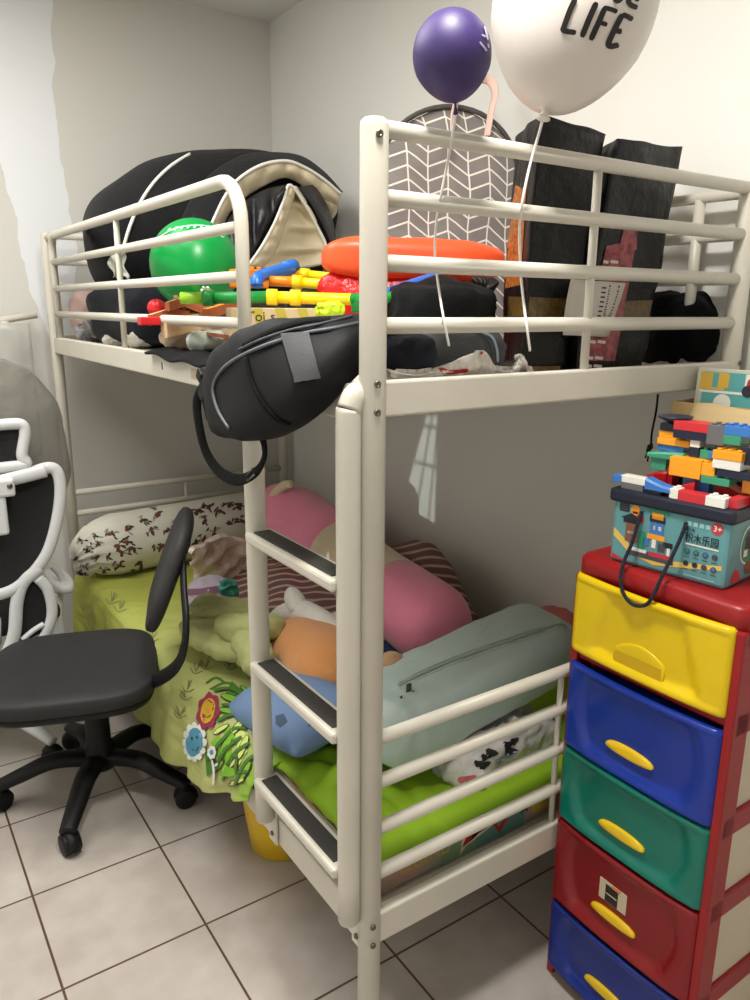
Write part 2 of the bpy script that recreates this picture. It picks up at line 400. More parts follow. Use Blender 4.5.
def task_chair():
    c = (-.18, 1.215)
    t = thing('task_chair', 'black armless task chair with padded seat and star base, drawn up beside the bunk bed', 'chair', (c[0], c[1], 0))
    vinyl = mat('black_vinyl', (42, 42, 43), .6, .12, 220, .06, 30, spec=.3)
    star_base(t, c, .285, -122, black_plastic, w=.031)
    b = MB().lathe([(.045, .085), (.048, .10), (.045, .15), (.036, .17), (.034, .36), (.05, .372), (.05, .385)], 28, T((c[0], c[1], 0)))
    b.build('column', black_plastic, t)
    back = V((.945, -.326, 0)); side = V((.326, .945, 0)); so = V((-.235, 1.195, 0))
    Ms = frame(x=back, y=side, o=so+V((0, 0, .425)))
    def dish(p, d): return -.012*max(0, 1-(p.x**2+p.y**2)/.04)*(1 if d.z > 0 else 0)
    MB().ell((.235, .238, .034), .42, .52, Ms, 64, 20, dish).build('seat', vinyl, t)
    MB().ell((.228, .230, .014), .3, .5, frame(x=back, y=side, o=so+V((0, 0, .393))), 56, 10).build('seat_pan', black_plastic, t)
    MB().box((0, 0, 0), (.2, .16, .022), .006, frame(x=back, y=side, o=V((c[0], c[1], .376)))).build('tilt_plate', black_plastic, t)
    y = 1.13
    P = [at(118, 692, 'y', 1.12), at(146, 684, 'x', -.075), at(166, 675, 'x', -.065), at(179, 662, 'x', -.062), at(185, 642, 'x', -.06), at(186, 618, 'x', -.05), at(184, 592, 'x', -.03), at(183, 566, 'x', -.012), at(183, 548, 'x', -.005)]
    b = MB().tube(spl(P, 6), .021, 10, flat=.4, upv=back).build('back_bar', black_plastic, t)
    upd = V((.40, -.06, 1)).normalized(); wd = V((math.sin(R(20.5)), math.cos(R(20.5)), 0))
    ctr = at(170, 568, 'x', .0)
    Mb = frame(x=wd, z=wd.cross(upd) if False else None, y=upd, o=ctr)
    def curve(p, d): return 0
    b = MB().ell((.165, .165, .024), .55, .62, Mb, 56, 18)
    b.v = [p+(Mb.to_3x3() @ V((0, 0, 1)))*(-.25*((p-ctr).dot(wd))**2)-V((0, 0, 0)) for p in b.v]
    b.build('backrest', vinyl, t)
    MB().box((0, 0, 0), (.05, .12, .02), .006, frame(x=wd, y=upd, o=at(180, 560, 'x', -.012))).build('back_bracket', black_plastic, t)
task_chair()

# ================================================================== WHITE MESH CHAIR
def mesh_chair():
    cx, y0 = -.40, 1.50
    t = thing('mesh_office_chair', 'white framed mesh office chair wrapped in clear plastic, its back turned outward', 'chair', (cx, 1.74, 0))
    meshm = mat('black_chair_mesh', (17, 17, 18), .75, .4, 500)
    A = lambda px, py, y=y0: at(px, py, 'y', y)
    mir = lambda p: V((2*cx-p.x, p.y, p.z))
    def fr(pts, r, name, flat=.7, closed=False):
        P = spl(pts, 8, closed); MB().tube(P, r, 12, flat=flat, closed=closed, upv=(0, 1, 0)).build(name, white_plastic, t)
    top, cor, s1, s2, s3, s4 = A(0, 483), A(52, 468), A(60, 482), A(58, 515), A(46, 555), A(20, 585)
    right = [top, A(30, 473), cor, s1, s2, s3, s4]
    loop = right+[A(-8, 596)]+[mir(p) for p in [A(-8, 596)]][:0]+[mir(p) for p in right[::-1]]
    P = spl(loop, 6, True)
    MB().tube(P, .0185, 12, flat=.6, closed=True, upv=(0, 1, 0)).build('back_frame', white_plastic, t)
    n = len(P); c = sum(P, V())/n
    b = MB(); b.add([p+V((0, .006, 0)) for p in P]+[c+V((0, .05, 0))], [(i, (i+1) % n, n) for i in range(n)]); b.build('back_mesh', meshm, t)
    MB().tube(spl([A(0, 481)+V((0, -.012, 0)), A(25, 475)+V((0, -.012, 0)), A(45, 470)+V((0, -.01, 0))], 6), .021, 12, flat=.5, upv=(0, 1, 0)).build('cross_bar', white_plastic, t)
    br = MB().box(A(0, 486)+V((0, -.03, 0)), (.07, .03, .055), .008).build('bracket', white_plastic, t)
    MB().lathe([(.008, 0), (.008, .004), (.004, .005)], 14, frame(x=(1, 0, 0), z=(0, -1, 0), o=A(7, 483)+V((0, -.045, 0)))).build('bolt', steel, br)
    MB().box(A(-4, 514)+V((0, -.03, 0)), (.055, .02, .12), .009).build('lumbar_plate', white_plastic, t)
    # headrest
    h = [A(-20, 427), A(10, 424), A(22, 425), A(25, 434), A(22, 455), A(26, 464), A(8, 467), A(-20, 470)]
    h = h+[mir(p) for p in h[::-1]]
    Ph = spl(h, 6, True); MB().tube(Ph, .017, 12, flat=.8, closed=True, upv=(0, 1, 0)).build('headrest_frame', white_plastic, t)
    n = len(Ph); c = sum(Ph, V())/n
    MB().add([p+V((0, .004, 0)) for p in Ph]+[c+V((0, .03, 0))], [(i, (i+1) % n, n) for i in range(n)]).build('headrest_mesh', meshm, t)
    MB().box((cx, y0+.01, (A(0, 470).z+A(0, 483).z)/2), (.06, .03, .09), .01).build('headrest_stem', white_plastic, t)
    # lower yoke carrying the back, with a dark opening
    for f in (lambda p: p, mir):
        MB().tube(spl([f(A(40, 568)), f(A(24, 582)), f(A(17, 602)), f(A(14, 635)), f(A(2, 662)), f(A(-14, 676))], 6), .02, 12, flat=.6, upv=(0, 1, 0)).build('yoke', white_plastic, t)
        MB().tube(spl([f(A(38, 578)), f(A(48, 590)), f(A(52, 615)), f(A(42, 640)), f(A(22, 656)), f(A(8, 668))], 6), .017, 12, flat=.6, upv=(0, 1, 0)).build('yoke', white_plastic, t)
        b = MB(); q = [f(A(*p)) for p in ((24, 584), (40, 580), (50, 600), (46, 632), (20, 645), (16, 612))]; b.add(q, [tuple(range(6))]); b.v = [p+V((0, .01, 0)) for p in b.v]
        b.build('yoke_mesh', meshm, t)
        MB().tube(spl([f(A(44, 624)), f(A(34, 630)), f(A(22, 640))], 4), .009, 10).build('yoke_rib', white_plastic, t)
        # armrest: upright with pad
        yy = 1.62
        g = lambda px, py: f(at(px, py, 'y', yy))
        MB().tube(spl([g(58, 690), g(60, 655), g(56, 620), g(56, 592)], 6), [.024]*19, 12, flat=.6, upv=(0, 1, 0)).build('arm_upright', white_plastic, t)
        MB().ell((.036, .12, .022), .6, .7, T(g(64, 586)+V((0, .07, 0))), 32, 14).build('arm_pad', white_plastic, t)
        MB().tube(spl([g(52, 566), g(58, 572), g(64, 582)], 5), .011, 10).build('arm_link', white_plastic, t)
    MB().ell((.24, .235, .04), .45, .55, T((cx, 1.77, .46)), 48, 16).build('seat', meshm, t)
    MB().tube([(cx, 1.53, .50), (cx, 1.56, .42), (cx, 1.70, .40)], .03, 12).build('spine', white_plastic, t)
    cc = (-.43, 1.69)
    star_base(t, cc, .285, -58, white_plastic, .115, .085, .024)
    MB().lathe([(.04, .09), (.045, .14), (.03, .16), (.028, .40), (.06, .42)], 24, T((cc[0], cc[1], 0))).build('column', black_plastic, t)
    # clear dust bag over the head of the chair
    film = mat('clear_plastic_film', (128, 126, 117), .10, .6, 18, alpha=.62)
    def wr(p, d): return .016*nz(p, 9, 3)+.008*nz(p, 24, 5)
    b = MB(); c = at(-6, 462, 'y', 1.56)
    b.ell((.262, .10, .30), .8, .9, T((at(-2, 455, 'y', 1.62).x-.055, 1.63, 1.0)), 56, 36, wr)
    keep = [(f, m) for f, m in zip(b.f, b.mi) if sum(b.v[i].z for i in f)/len(f) > .80]
    b.f = [k[0] for k in keep]; b.mi = [k[1] for k in keep]; b.sm = [True]*len(b.f)
    b.build('plastic_cover', film, t)['label'] = 'clear crinkled plastic cover'
mesh_chair()
def rack():
    t = thing('tube_rack', 'white tubular rack standing against the end wall behind the mesh chair', 'rack', (-.35, 2.2, 0))
    y = 2.2; P = at(0, 321, 'y', y); z = P.z
    MB().tube([(-.75, y, z-.02), (-.19, y, z), (-.05, y, z+.022)], .0125, 12).build('top_rail', white_metal, t)
    for x in (-.165, -.72): MB().tube([(x, y, 0), (x, y, z)], .017, 14).build('upright', white_metal, t)
    MB().tube([(-.72, y, .4), (-.165, y, .4)], .011, 12).build('cross_rail', white_metal, t)
    film = mat('milky_film', (205, 205, 198), .3, .5, 14, alpha=.5)
    def g(u, v): return (-.72+.64*u, y-.026-.012*math.sin(u*23)-.01*nz(V((u, v, 0)), 5), z-.008-.5*v)
    MB().grid(g, 40, 16, thick=.001).build('plastic_sheet', film, t)
rack()

# ================================================================== DRAWER CABINET
CP = V((.474, -.0205, 0)); CA = R(.2)
CX = V((math.sin(CA), -math.cos(CA), 0)); CY = V((math.cos(CA), math.sin(CA), 0))
CW, CDp = .352, .42
def CM(o=(0, 0, 0)):
    m = Matrix((CX, CY, V((0, 0, 1)))).transposed().to_4x4(); m.translation = CP+CX*o[0]+CY*o[1]+V((0, 0, o[2]+CZ0)); return m
CZ0 = .012
def cabinet():
    t = thing('drawer_cabinet', 'tall red plastic cabinet with five coloured drawers at the foot of the bunk bed', 'drawer cabinet', tuple(CP+CX*CW/2+CY*CDp/2))
    red = mat('red_plastic', (150, 16, 22), .38, .03, 80, .04, 10)
    mk = lambda n, c: mat(n, c, .3, .03, 60, .05, 7)
    cols = [mk('yellow_plastic', (228, 196, 6)), mk('blue_plastic', (10, 48, 150)), mk('green_plastic', (0, 112, 96)), mk('dark_red_plastic', (132, 12, 20)), mk('blue_plastic_low', (10, 42, 132))]
    hm = mk('handle_yellow', (240, 200, 30)); inset = mat('milky_side_panel', (206, 194, 172), .45, .05, 30)
    M0 = CM()
    b = MB()
    def lidring(z, g): # rounded rectangle
        pts = []; r = .03
        for (cx, cy, a0) in ((CW-r+g, r-g, -90), (CW-r+g, CDp-r+g, 0), (r-g, CDp-r+g, 90), (r-g, r-g, 180)):
            for k in range(7): a = R(a0+15*k); pts.append(V((cx+r*math.cos(a), cy+r*math.sin(a), z)))
        return pts
    b.loft([lidring(.935, -.004), lidring(.94, .003), lidring(.972, .003), lidring(.979, -.002), lidring(.982, -.014), lidring(.979, -.022), lidring(.979, -.1)], M=M0)
    b.build('lid', red, t)
    tiers = [(.783, .942), (.572, .757), (.4, .566), (.196, .392), (.02, .186)]
    # side frames with bands, milky panels between them
    for k, x in enumerate((.009, CW-.009)):
        s = MB()
        for yy, w in ((.022, .05), (CDp-.02, .04)): s.box((x, yy, .464), (.018, w, .952), .004, M0)
        zs = [.008, .19, .395, .569, .77, .925]
        for z in zs: s.box((x, CDp/2, z), (.018, CDp-.01, .045 if .1 < z < .9 else .03), .004, M0)
        fr_ = s.build('side_frame', red, t)
        for (z0, z1) in ((.03, .168), (.212, .373), (.417, .547), (.591, .748), (.792, .912)):
            pnl = MB().box((x+(-.002 if k else .002), CDp/2+.006, (z0+z1)/2), (.006, CDp-.075, z1-z0+.01), .001, M0)
            pnl.build('side_panel', inset, t)
    MB().box((CW/2, CDp-.008, .47), (CW-.02, .012, .93), .003, M0).build('back_panel', red, t)
    for z in (.009, .191, .396, .569, .77):
        MB().box((CW/2, .03, z), (CW-.004, .05, .017 if z > .1 else .016), .004, M0).build('front_bar', red, t)
    # drawers with a scooped front and a lens-shaped pull
    for i, (z0, z1) in enumerate(tiers):
        x0, x1 = .006, CW-.016
        h = z1-z0
        def face(u, v, x0=x0, x1=x1, z0=z0, h=h, i=i):
            a = abs(u-.5)*2
            bow = -.012*(1-a**2)
            rim = min(u, 1-u)*(x1-x0); rz = min(v, 1-v)*h
            e = min(rim, rz)
            lip = -.004*max(0, 1-abs(e-.006)/.006)
            w = .30+.10*math.sin(v*PI*.9) if i else .36-.14*v
            k = 1/(1+math.exp((abs(u-.5)-w)*70)); kb = 1/(1+math.exp(-(v-.16+.10*(1-a*a))*45))
            kt = 1/(1+math.exp((v-.93)*60))
            sc_ = .017*k*kb*kt*(.55+.45*(1-v))
            rd = max(0, .012-rim); rd2 = max(0, .006-rz)
            return (x0+u*(x1-x0), bow+lip+sc_-.004+rd*rd*60+rd2*rd2*90, z0+v*h)
        b = MB(); b.grid(face, 56, 36, M=M0, thick=-.004)
        o = b.build('drawer', cols[i], t)
        MB().box((CW/2-.005, CDp/2+.01, z0+h*.46), (CW-.05, CDp-.06, h*.8), .01, M0).build('drawer_tray', cols[i], o)
        hz = z0+h*(.27 if i else .19); xc = (x0+x1)/2-.008
        q = MB()
        def lens(s, d, zz): # arc-topped lens
            pts = []
            for k in range(13):
                a = PI*k/12; pts.append(V((xc-math.cos(a)*.054*s, d, hz+zz+(.017*math.sin(a)**.8)*s)))
            for k in range(1, 12):
                a = PI*k/12; pts.append(V((xc+math.cos(a)*.054*s, d, hz+zz-(.007*math.sin(a))*s)))
            return pts
        y_at = -.004
        if i:
            q.loft([lens(1, y_at+.006, 0), lens(1, y_at-.005, 0), lens(.95, y_at-.007, 0), lens(.5, y_at-.0075, 0)], M=M0)
            q.build('handle', hm, o)['label'] = 'yellow lens-shaped pull'
        else:
            pts = []
            prof = [V((xc-.055, 0, hz-.025))]+[V((xc-.055+.11*k/12, 0, hz+.012+.022*math.sin(PI*k/12)**.8)) for k in range(13)]+[V((xc+.055, 0, hz-.025))]
            r1 = [p+V((0, y_at+.008, 0)) for p in prof]; r2 = [p+V((0, y_at-.003, 0)) for p in prof]; c0 = sum(prof, V())/len(prof)
            r3 = [c0+(p-c0)*.9+V((0, y_at-.004, 0)) for p in prof]; r4 = [c0+(p-c0)*.5+V((0, y_at-.004, 0)) for p in prof]
            q.loft([r1, r2, r3, r4], M=M0)
            rec = [V((xc-.05, y_at-.0046, hz-.022)), V((xc+.05, y_at-.0046, hz-.022)), V((xc+.05, y_at-.0046, hz+.008)), V((xc-.05, y_at-.0046, hz+.008))]
            q.add(rec, [(0, 1, 2, 3)], 1, M0, False)
            q.build('handle', [cols[0], mat('amber_plastic', (206, 168, 10), .4)], o)
        if i == 3:
            q = MB(); q.box((xc-.004, y_at-.004, hz+.056), (.066, .003, .046), .001, M0, 0)
            q.box((xc-.006, y_at-.0058, hz+.054), (.030, .001, .038), 0, M0, 1)
            q.box((xc-.006, y_at-.0066, hz+.054), (.026, .0006, .002), 0, M0, 0)
            q.box((xc+.004, y_at-.0066, hz+.076), (.02, .0006, .006), 0, M0, 2)
            q.build('sticker', [mat('sticker_paper', (200, 186, 160), .6), mat('sticker_black', (25, 22, 22), .5), mat('sticker_orange', (220, 130, 60), .5)], o)['label'] = 'cream sticker with a black panel'
cabinet()

# ================================================================== BLOCK TUB ON THE CABINET
def block_tub():
    BO = V((.496, -.077, .991)); a = R(7)
    ex = V((math.sin(a), -math.cos(a), 0)); ey = V((math.cos(a), math.sin(a), 0))
    Wb, Db, Hb = .222, .25, .125
    Mb = Matrix((ex, ey, V((0, 0, 1)))).transposed().to_4x4(); Mb.translation = BO
    t = thing('block_tub', 'teal printed tub for building blocks with a dark lid, standing on the red cabinet', 'toy box', tuple(BO+ex*Wb/2+ey*Db/2))
    teal = mat('teal_print', (98, 156, 162), .35, 0, 20, .05, 9); navy = mat('navy_plastic', (22, 28, 48), .45)
    pal = {'w': (232, 232, 226), 'k': (26, 30, 40), 'o': (240, 160, 40), 'r': (200, 50, 60), 'b': (60, 120, 190), 'g': (40, 140, 110), 'y': (232, 196, 96), 'n': (70, 74, 86), 'p': (150, 200, 205), 'br': (130, 84, 60)}
    ks = list(pal); mats = [teal]+[mat('print_'+k, pal[k], .4) for k in ks]; mi = {k: i+1 for i, k in enumerate(ks)}
    b = MB(); b.box((Wb/2, Db/2, Hb/2), (Wb, Db, Hb), .007, Mb)
    def fr(x0, z0, x1, z1, k, d=.0006, side=0):
        if side: q = [(Wb+d, x0, z0), (Wb+d, x1, z0), (Wb+d, x1, z1), (Wb+d, x0, z1)]
        else: q = [(x0, -d, z0), (x1, -d, z0), (x1, -d, z1), (x0, -d, z1)]
        b.add(q, [(0, 1, 2, 3)], mi[k], Mb, False)
    def poly(pts, k, d=.0006, side=0):
        b.add([(Wb+d, p[0], p[1]) if side else (p[0], -d, p[1]) for p in pts], [tuple(range(len(pts)))], mi[k], Mb, False)
    # yellow swoosh, picture of the block town, badge, lettering, product icons
    poly([(.006, .05), (.04, .024), (.09, .012), (.15, .022), (.214, .034), (.214, .042), (.15, .032), (.095, .024), (.045, .036), (.006, .066)], 'y', .0005)
    poly([(.006, .006), (.035, .006), (.006, .016)], 'r', .0006)
    random.seed(3)
    fr(.04, .020, .128, .034, 'n', .0009); fr(.044, .03, .075, .037, 'w', .0012); fr(.08, .028, .126, .036, 'r', .001)
    for (x0, z0, x1, z1, k) in ((.03, .045, .055, .08, 'br'), (.024, .08, .056, .092, 'k'), (.034, .06, .05, .066, 'w'), (.058, .036, .07, .07, 'g'), (.066, .045, .078, .06, 'b'), (.074, .06, .108, .07, 'o'), (.078, .07, .104, .092, 'b'), (.076, .092, .106, .104, 'k'), (.08, .098, .102, .110, 'o'), (.072, .108, .112, .114, 'g'), (.084, .044, .092, .06, 'w'), (.096, .04, .11, .056, 'n'), (.106, .05, .124, .06, 'k'), (.05, .085, .064, .098, 'r'), (.082, .078, .088, .086, 'w'), (.094, .078, .1, .086, 'w'), (.114, .036, .12, .05, 'w')):
        fr(x0, z0, x1, z1, k, .0013)
    poly([(.018, .088), (.04, .1), (.062, .088)], 'k', .0015); poly([(.066, .112), (.092, .122), (.118, .112)], 'g', .0015)
    fr(.014, .1, .034, .116, 'k', .0008)
    for k in range(3): fr(.016, .103+.0045*k, .032, .1055+.0045*k, 'n', .0012)
    poly([(.0465+.009*math.cos(2*PI*k/16), .106+.010*math.sin(2*PI*k/16)) for k in range(16)], 'o', .0009)
    fr(.041, .1, .052, .104, 'k', .0012)
    poly([(.199+.0105*math.cos(2*PI*k/24), .1045+.0105*math.sin(2*PI*k/24)) for k in range(24)], 'r', .0009)
    FX = frame(x=ex, y=(0, 0, 1))
    def txt(s, x, z, size, k, sx=1, d=.0014):
        m = FX.copy(); m.translation = Mb @ V((x, -d, z)); put_text(b, s, size, m, mi[k], sx, .00018 if size > .01 else .0001)
    txt('3+', .1925, .1, .014, 'w')
    txt('积木乐园', .1445, .0725, .0185, 'k', .82)
    txt('积木', .146, .0905, .008, 'k')
    for k in range(4): fr(.146+.011*k, .1, .154+.011*k, .108, 'p', .0008)
    fr(.146, .066, .206, .069, 'w', .001)
    for r in range(2):
        for q in range(4):
            cx, cz = .151+.0165*q, .054-.022*r
            poly([(cx+.0055*math.cos(2*PI*k/10), cz+.0055*math.sin(2*PI*k/10)) for k in range(10)], 'n', .001)
            fr(cx-.003, cz-.002, cx+.003, cz+.004, random.choice('kgbn'), .0014); fr(cx-.005, cz-.0105, cx+.005, cz-.009, 'n', .001)
    fr(.15, .010, .205, .012, 'p', .0008)
    # end face: round window with a block figure, red mark
    poly([(.075+.032*math.cos(2*PI*k/24), .068+.036*math.sin(2*PI*k/24)) for k in range(24)], 'w', .0008, 1)
    poly([(.075+.028*math.cos(2*PI*k/24), .068+.032*math.sin(2*PI*k/24)) for k in range(24)], 'g', .0011, 1)
    for (x0, z0, x1, z1, k) in ((.06, .06, .09, .085, 'k'), (.064, .08, .084, .095, 'n'), (.058, .048, .072, .062, 'w'), (.08, .05, .092, .06, 'br')): fr(x0, z0, x1, z1, k, .0015, 1)
    poly([(.02, .008), (.06, .008), (.045, .028), (.032, .03)], 'r', .0008, 1)
    poly([(.09+.02*math.cos(2*PI*k/20), .03+.02*math.sin(2*PI*k/20)) for k in range(20)], 'br', .0009, 1)
    b.build('tub', mats, t)
    l = MB(); l.box((Wb/2, Db/2, Hb+.004), (Wb+.014, Db+.014, .026), .006, Mb)
    l.build('lid', navy, t)
    rope = mat('navy_cord', (24, 30, 46), .8, .6, 300)
    pts = [(.06, -.004, .108), (.059, -.009, .09), (.056, -.020, .05), (.053, -.036, .018), (.056, -.048, -.012), (.066, -.052, -.036), (.082, -.055, -.049), (.10, -.057, -.050), (.118, -.059, -.040), (.130, -.060, -.016), (.136, -.052, .014), (.14, -.024, .055), (.144, -.008, .09), (.145, -.004, .106)]
    MB().tube(spl([Mb @ V(p) for p in pts], 8), .0034, 10).build('rope_handle', rope, t)
    # ---- the block construction standing on the lid
    z0 = Hb+.017; U = .008
    c = thing('block_construction', 'colourful construction of plastic building blocks on top of the dark tub lid', 'toy blocks', tuple(BO+ex*Wb/2+ey*Db/2+V((0, 0, z0))))
    cm = {k: mat('block_'+k, v, .3, 0) for k, v in {'w': (236, 234, 228), 'r': (205, 48, 56), 'dr': (170, 22, 30), 'b': (58, 120, 196), 'n': (28, 36, 58), 'o': (244, 164, 36), 'g': (60, 148, 116), 'gy': (104, 104, 108), 'dg': (24, 70, 56), 'sb': (110, 160, 210)}.items()}
    OX = 0
    def blk(x, y, z, dx, dy, dz, k, studs=True, taper=0):
        x += OX
        q = MB(); q.box((x+dx/2, y+dy/2, z+dz/2), (dx, dy, dz), .0009, Mb)
        if studs:
            nx = max(1, round(dx/.016)); ny = max(1, round(dy/.016))
            for i in range(nx):
                for j in range(ny):
                    q.lathe([(.0045, 0), (.0045, .003), (.004, .0035)], 10, Mb @ T((x+dx*(i+.5)/nx, y+dy*(j+.5)/ny, z+dz-.0003)))
        q.build('toy_block', cm[k], c)
    def curve_piece(x, y, z, dx, dy, dz, k, flip=1): # a curved slide piece
        x += OX
        q = MB(); n = 10; rings = []
        for i in range(n+1):
            u = i/n; xx = x+dx*u; zz = z+dz*(.35+.65*(1-math.sin(u*PI/2)) if flip > 0 else .35+.65*math.sin(u*PI/2)); 
            rings.append([V((xx, y, z)), V((xx, y+dy, z)), V((xx, y+dy, zz)), V((xx, y+dy-.003, zz+.004)), V((xx, y+.003, zz+.004)), V((xx, y, zz))])
        q.loft(rings, M=Mb); q.sm = [False]*len(q.f); q.build('toy_block', cm[k], c)
    # kerb of long bricks along the rim
    blk(.012, .0, z0, .044, .022, .012, 'gy', False); blk(.010, .0, z0+.012, .05, .022, .013, 'w', False); blk(-.006, -.002, z0+.010, .018, .026, .013, 'b', False)
    blk(.056, .002, z0, .034, .022, .010, 'n', False); curve_piece(.06, -.002, z0+.008, .05, .026, .016, 'b', 1)
    blk(.108, -.002, z0, .016, .024, .018, 'w'); blk(.124, -.002, z0-.001, .05, .024, .017, 'r', False); blk(.174, -.004, z0, .034, .026, .017, 'w'); blk(.206, .01, z0, .018, .05, .017, 'r', False)
    OX = .024
    # red slides behind
    curve_piece(-.002, .05, z0, .05, .03, .03, 'dr', -1); blk(.045, .055, z0, .012, .03, .045, 'dr'); curve_piece(.14, .05, z0, .07, .04, .03, 'dr', 1); curve_piece(.08, .035, z0, .03, .02, .024, 'r', -1)
    blk(.075, .06, z0, .022, .03, .03, 'sb', False); blk(.105, .05, z0, .024, .024, .038, 'b'); blk(.128, .06, z0, .02, .03, .04, 'gy', False); blk(.05, .09, z0, .13, .06, .03, 'dg', False)
    # second storey
    z1 = z0+.034
    blk(.062, .03, z1, .058, .03, .034, 'o', False); blk(.118, .032, z1+.009, .026, .03, .022, 'o'); blk(.122, .030, z1-.004, .05, .03, .013, 'g'); blk(.014, .052, z1+.0, .03, .03, .024, 'g', False)
    curve_piece(.008, .046, z1+.024, .07, .04, .010, 'g', -1)
    blk(.148, .03, z1+.012, .07, .04, .013, 'n', False); blk(.185, .05, z1-.014, .028, .03, .024, 'o'); blk(.19, .09, z1-.02, .02, .03, .02, 'dg')
    blk(.14, .028, z1+.026, .048, .034, .016, 'w', False); blk(.139, .027, z1+.042, .05, .036, .015, 'o')
    # third storey
    z2 = z1+.036
    blk(.02, .06, z2, .05, .03, .012, 'b'); blk(.086, .05, z1+.034, .018, .02, .018, 'n', False); blk(.086, .05, z2+.016, .018, .02, .016, 'w', False); blk(.106, .05, z2-.002, .03, .03, .016, 'g'); blk(.11, .06, z2+.014, .03, .03, .014, 'gy', False); blk(.124, .045, z2+.002, .014, .018, .012, 'b')
    blk(.02, .056, z2+.012, .062, .034, .012, 'o'); blk(.02, .06, z2+.024, .036, .03, .013, 'o')
    blk(.055, .045, z2+.029, .062, .036, .015, 'n', False); blk(.055, .044, z2+.044, .064, .036, .016, 'r', False); blk(.117, .044, z2+.026, .03, .036, .034, 'gy'); blk(.146, .044, z2+.03, .03, .036, .016, 'g', False); blk(.146, .044, z2+.046, .075, .036, .016, 'b'); blk(.18, .04, z2+.0, .04, .04, .03, 'n', False)
    blk(.022, .058, z2+.037, .036, .034, .014, 'n', False)
    q = MB(); q.lathe([(.008, 0), (.02, .006), (.03, .011), (.031, .014), (.026, .014), (.01, .010)], 28, Mb @ T((.042+OX, .074, z2+.050))); q.build('toy_bowl', cm['n'], c)['label'] = 'dark round dish block'
    zt = z2+.062
    blk(.19, .05, zt, .02, .02, .012, 'g'); blk(.186, .046, zt+.012, .034, .036, .018, 'n', False); blk(.186, .046, zt+.03, .034, .036, .016, 'g'); blk(.186, .046, zt+.046, .034, .036, .014, 'gy')
    # ---- carton and board game behind the blocks
    card = mat('brown_card', (178, 150, 104), .75, .06, 60, .05, 8)
    def box_thing(name, label, cat, M, dims, mats_, extra=None):
        q = MB(); q.box((0, 0, dims[2]/2), dims, .003, M)
        if extra: extra(q)
        return solo(q, name, mats_, label, cat)
    cart = thing('carton', 'opened brown cardboard carton behind the blocks on the cabinet', 'carton', (.835, -.19, .98))
    yb_ = .22
    P = lambda x, y, z: Mb @ V((x, y, z))
    Zc = .282
    q = MB()
    for (ctr, d) in (((.09, .24, Zc/2), (.24, .003, Zc)), ((.09, .335, Zc/2), (.24, .003, Zc)), ((-.03, .288, Zc/2), (.003, .096, Zc)), ((.21, .288, Zc/2), (.003, .096, Zc)), ((.08, .288, .003), (.26, .096, .004))): q.box(ctr, d, .0008, Mb)
    q.build('carton_body', card, cart)
    def flap(u, v): return Mb @ V((.02+.19*u, .238-.030*v, Zc+.0-.05*v+.003*math.sin(u*9)))
    MB().grid(flap, 12, 4, thick=.0025).build('flap', mat('brown_card_light', (196, 170, 124), .75, .05, 50), cart)
    pic = {'bg': (206, 206, 190), 't': (92, 170, 170), 'y': (222, 180, 70), 'r': (176, 60, 60), 'k': (40, 44, 60), 'w': (236, 232, 222)}
    kk = list(pic); gm = [mat('game_'+k, pic[k], .4) for k in kk]; gi = {k: i for i, k in enumerate(kk)}
    q = MB(); G0 = Mb @ T((.105, .30, .055), rx=-5)
    q.box((0, 0, .148), (.24, .04, .29), .002, G0, gi['bg'])
    def gp(x0, z0, x1, z1, k, d=.0208): q.add([(x0, -d, z0), (x1, -d, z0), (x1, -d, z1), (x0, -d, z1)], [(0, 1, 2, 3)], gi[k], G0, False)
    gp(-.105, .16, .118, .286, 't'); gp(-.112, .25, -.06, .285, 'y', .0212)
    for k in range(6): gp(-.108+.022*k, .255, -.096+.022*k, .284, 'yt'[k % 2], .0215)
    gp(-.11, .244, .118, .249, 'w', .0216); gp(-.02, .25, .03, .285, 'w', .0217)
    for (cx, cz, rr, k) in ((.0, .266, .016, 'r'), (-.012, .252, .012, 'k'), (.02, .262, .008, 'k'), (.05, .235, .022, 'y'), (.08, .262, .014, 'r'), (-.06, .225, .018, 'w')):
        q.add([(cx+rr*math.cos(2*PI*j/16), -.0222, cz+rr*math.sin(2*PI*j/16)) for j in range(16)], [tuple(range(16))], gi[k], G0, False)
    solo(q, 'board_game_box', gm, 'colourful picture game box standing upright in the brown carton', 'game box')
block_tub()
cord = MB().tube(spl([at(658, 394, 'y', -.016), at(656, 412, 'y', -.018), at(652, 432, 'y', -.018), at(651, 446, 'y', -.018)], 6), [.0022]*19, 8)
ct = thing('hanging_cord', 'thin black cord hanging from the upper bunk above the blocks', 'cord', tuple(at(651, 446, 'y', -.018)))
cord.build('cord', black_cloth, ct)
b = MB(); k0 = at(650, 447, 'y', -.018)
for (dx, dz, r) in ((0, 0, .006), (-.004, -.006, .005), (.003, .004, .004)): b.ell((r, r, r), 1, 1, T(k0+V((dx, 0, dz))), 12, 8)
for d in ((-.012, -.022), (-.004, -.03)): b.tube(spl([k0, k0+V((d[0]*.6, 0, d[1]*.5)), k0+V((d[0], 0, d[1]))], 4), .0018, 8)
b.build('knot', black_cloth, ct)
ws = MB(); pts = [at(604, 562, 'x', .975), at(615, 478, 'x', .975), at(634, 455, 'x', .975), at(665, 436, 'x', .975), at(690, 520, 'x', .975), at(660, 590, 'x', .975)]
q = [p for p in pts]+[p+V((.018, 0, 0)) for p in pts]; n = len(pts)
ws.add(q, [tuple(range(n))[::-1], tuple(range(n, 2*n))]+[(i, (i+1) % n, n+(i+1) % n, n+i) for i in range(n)], smooth=False)
ws = MB()
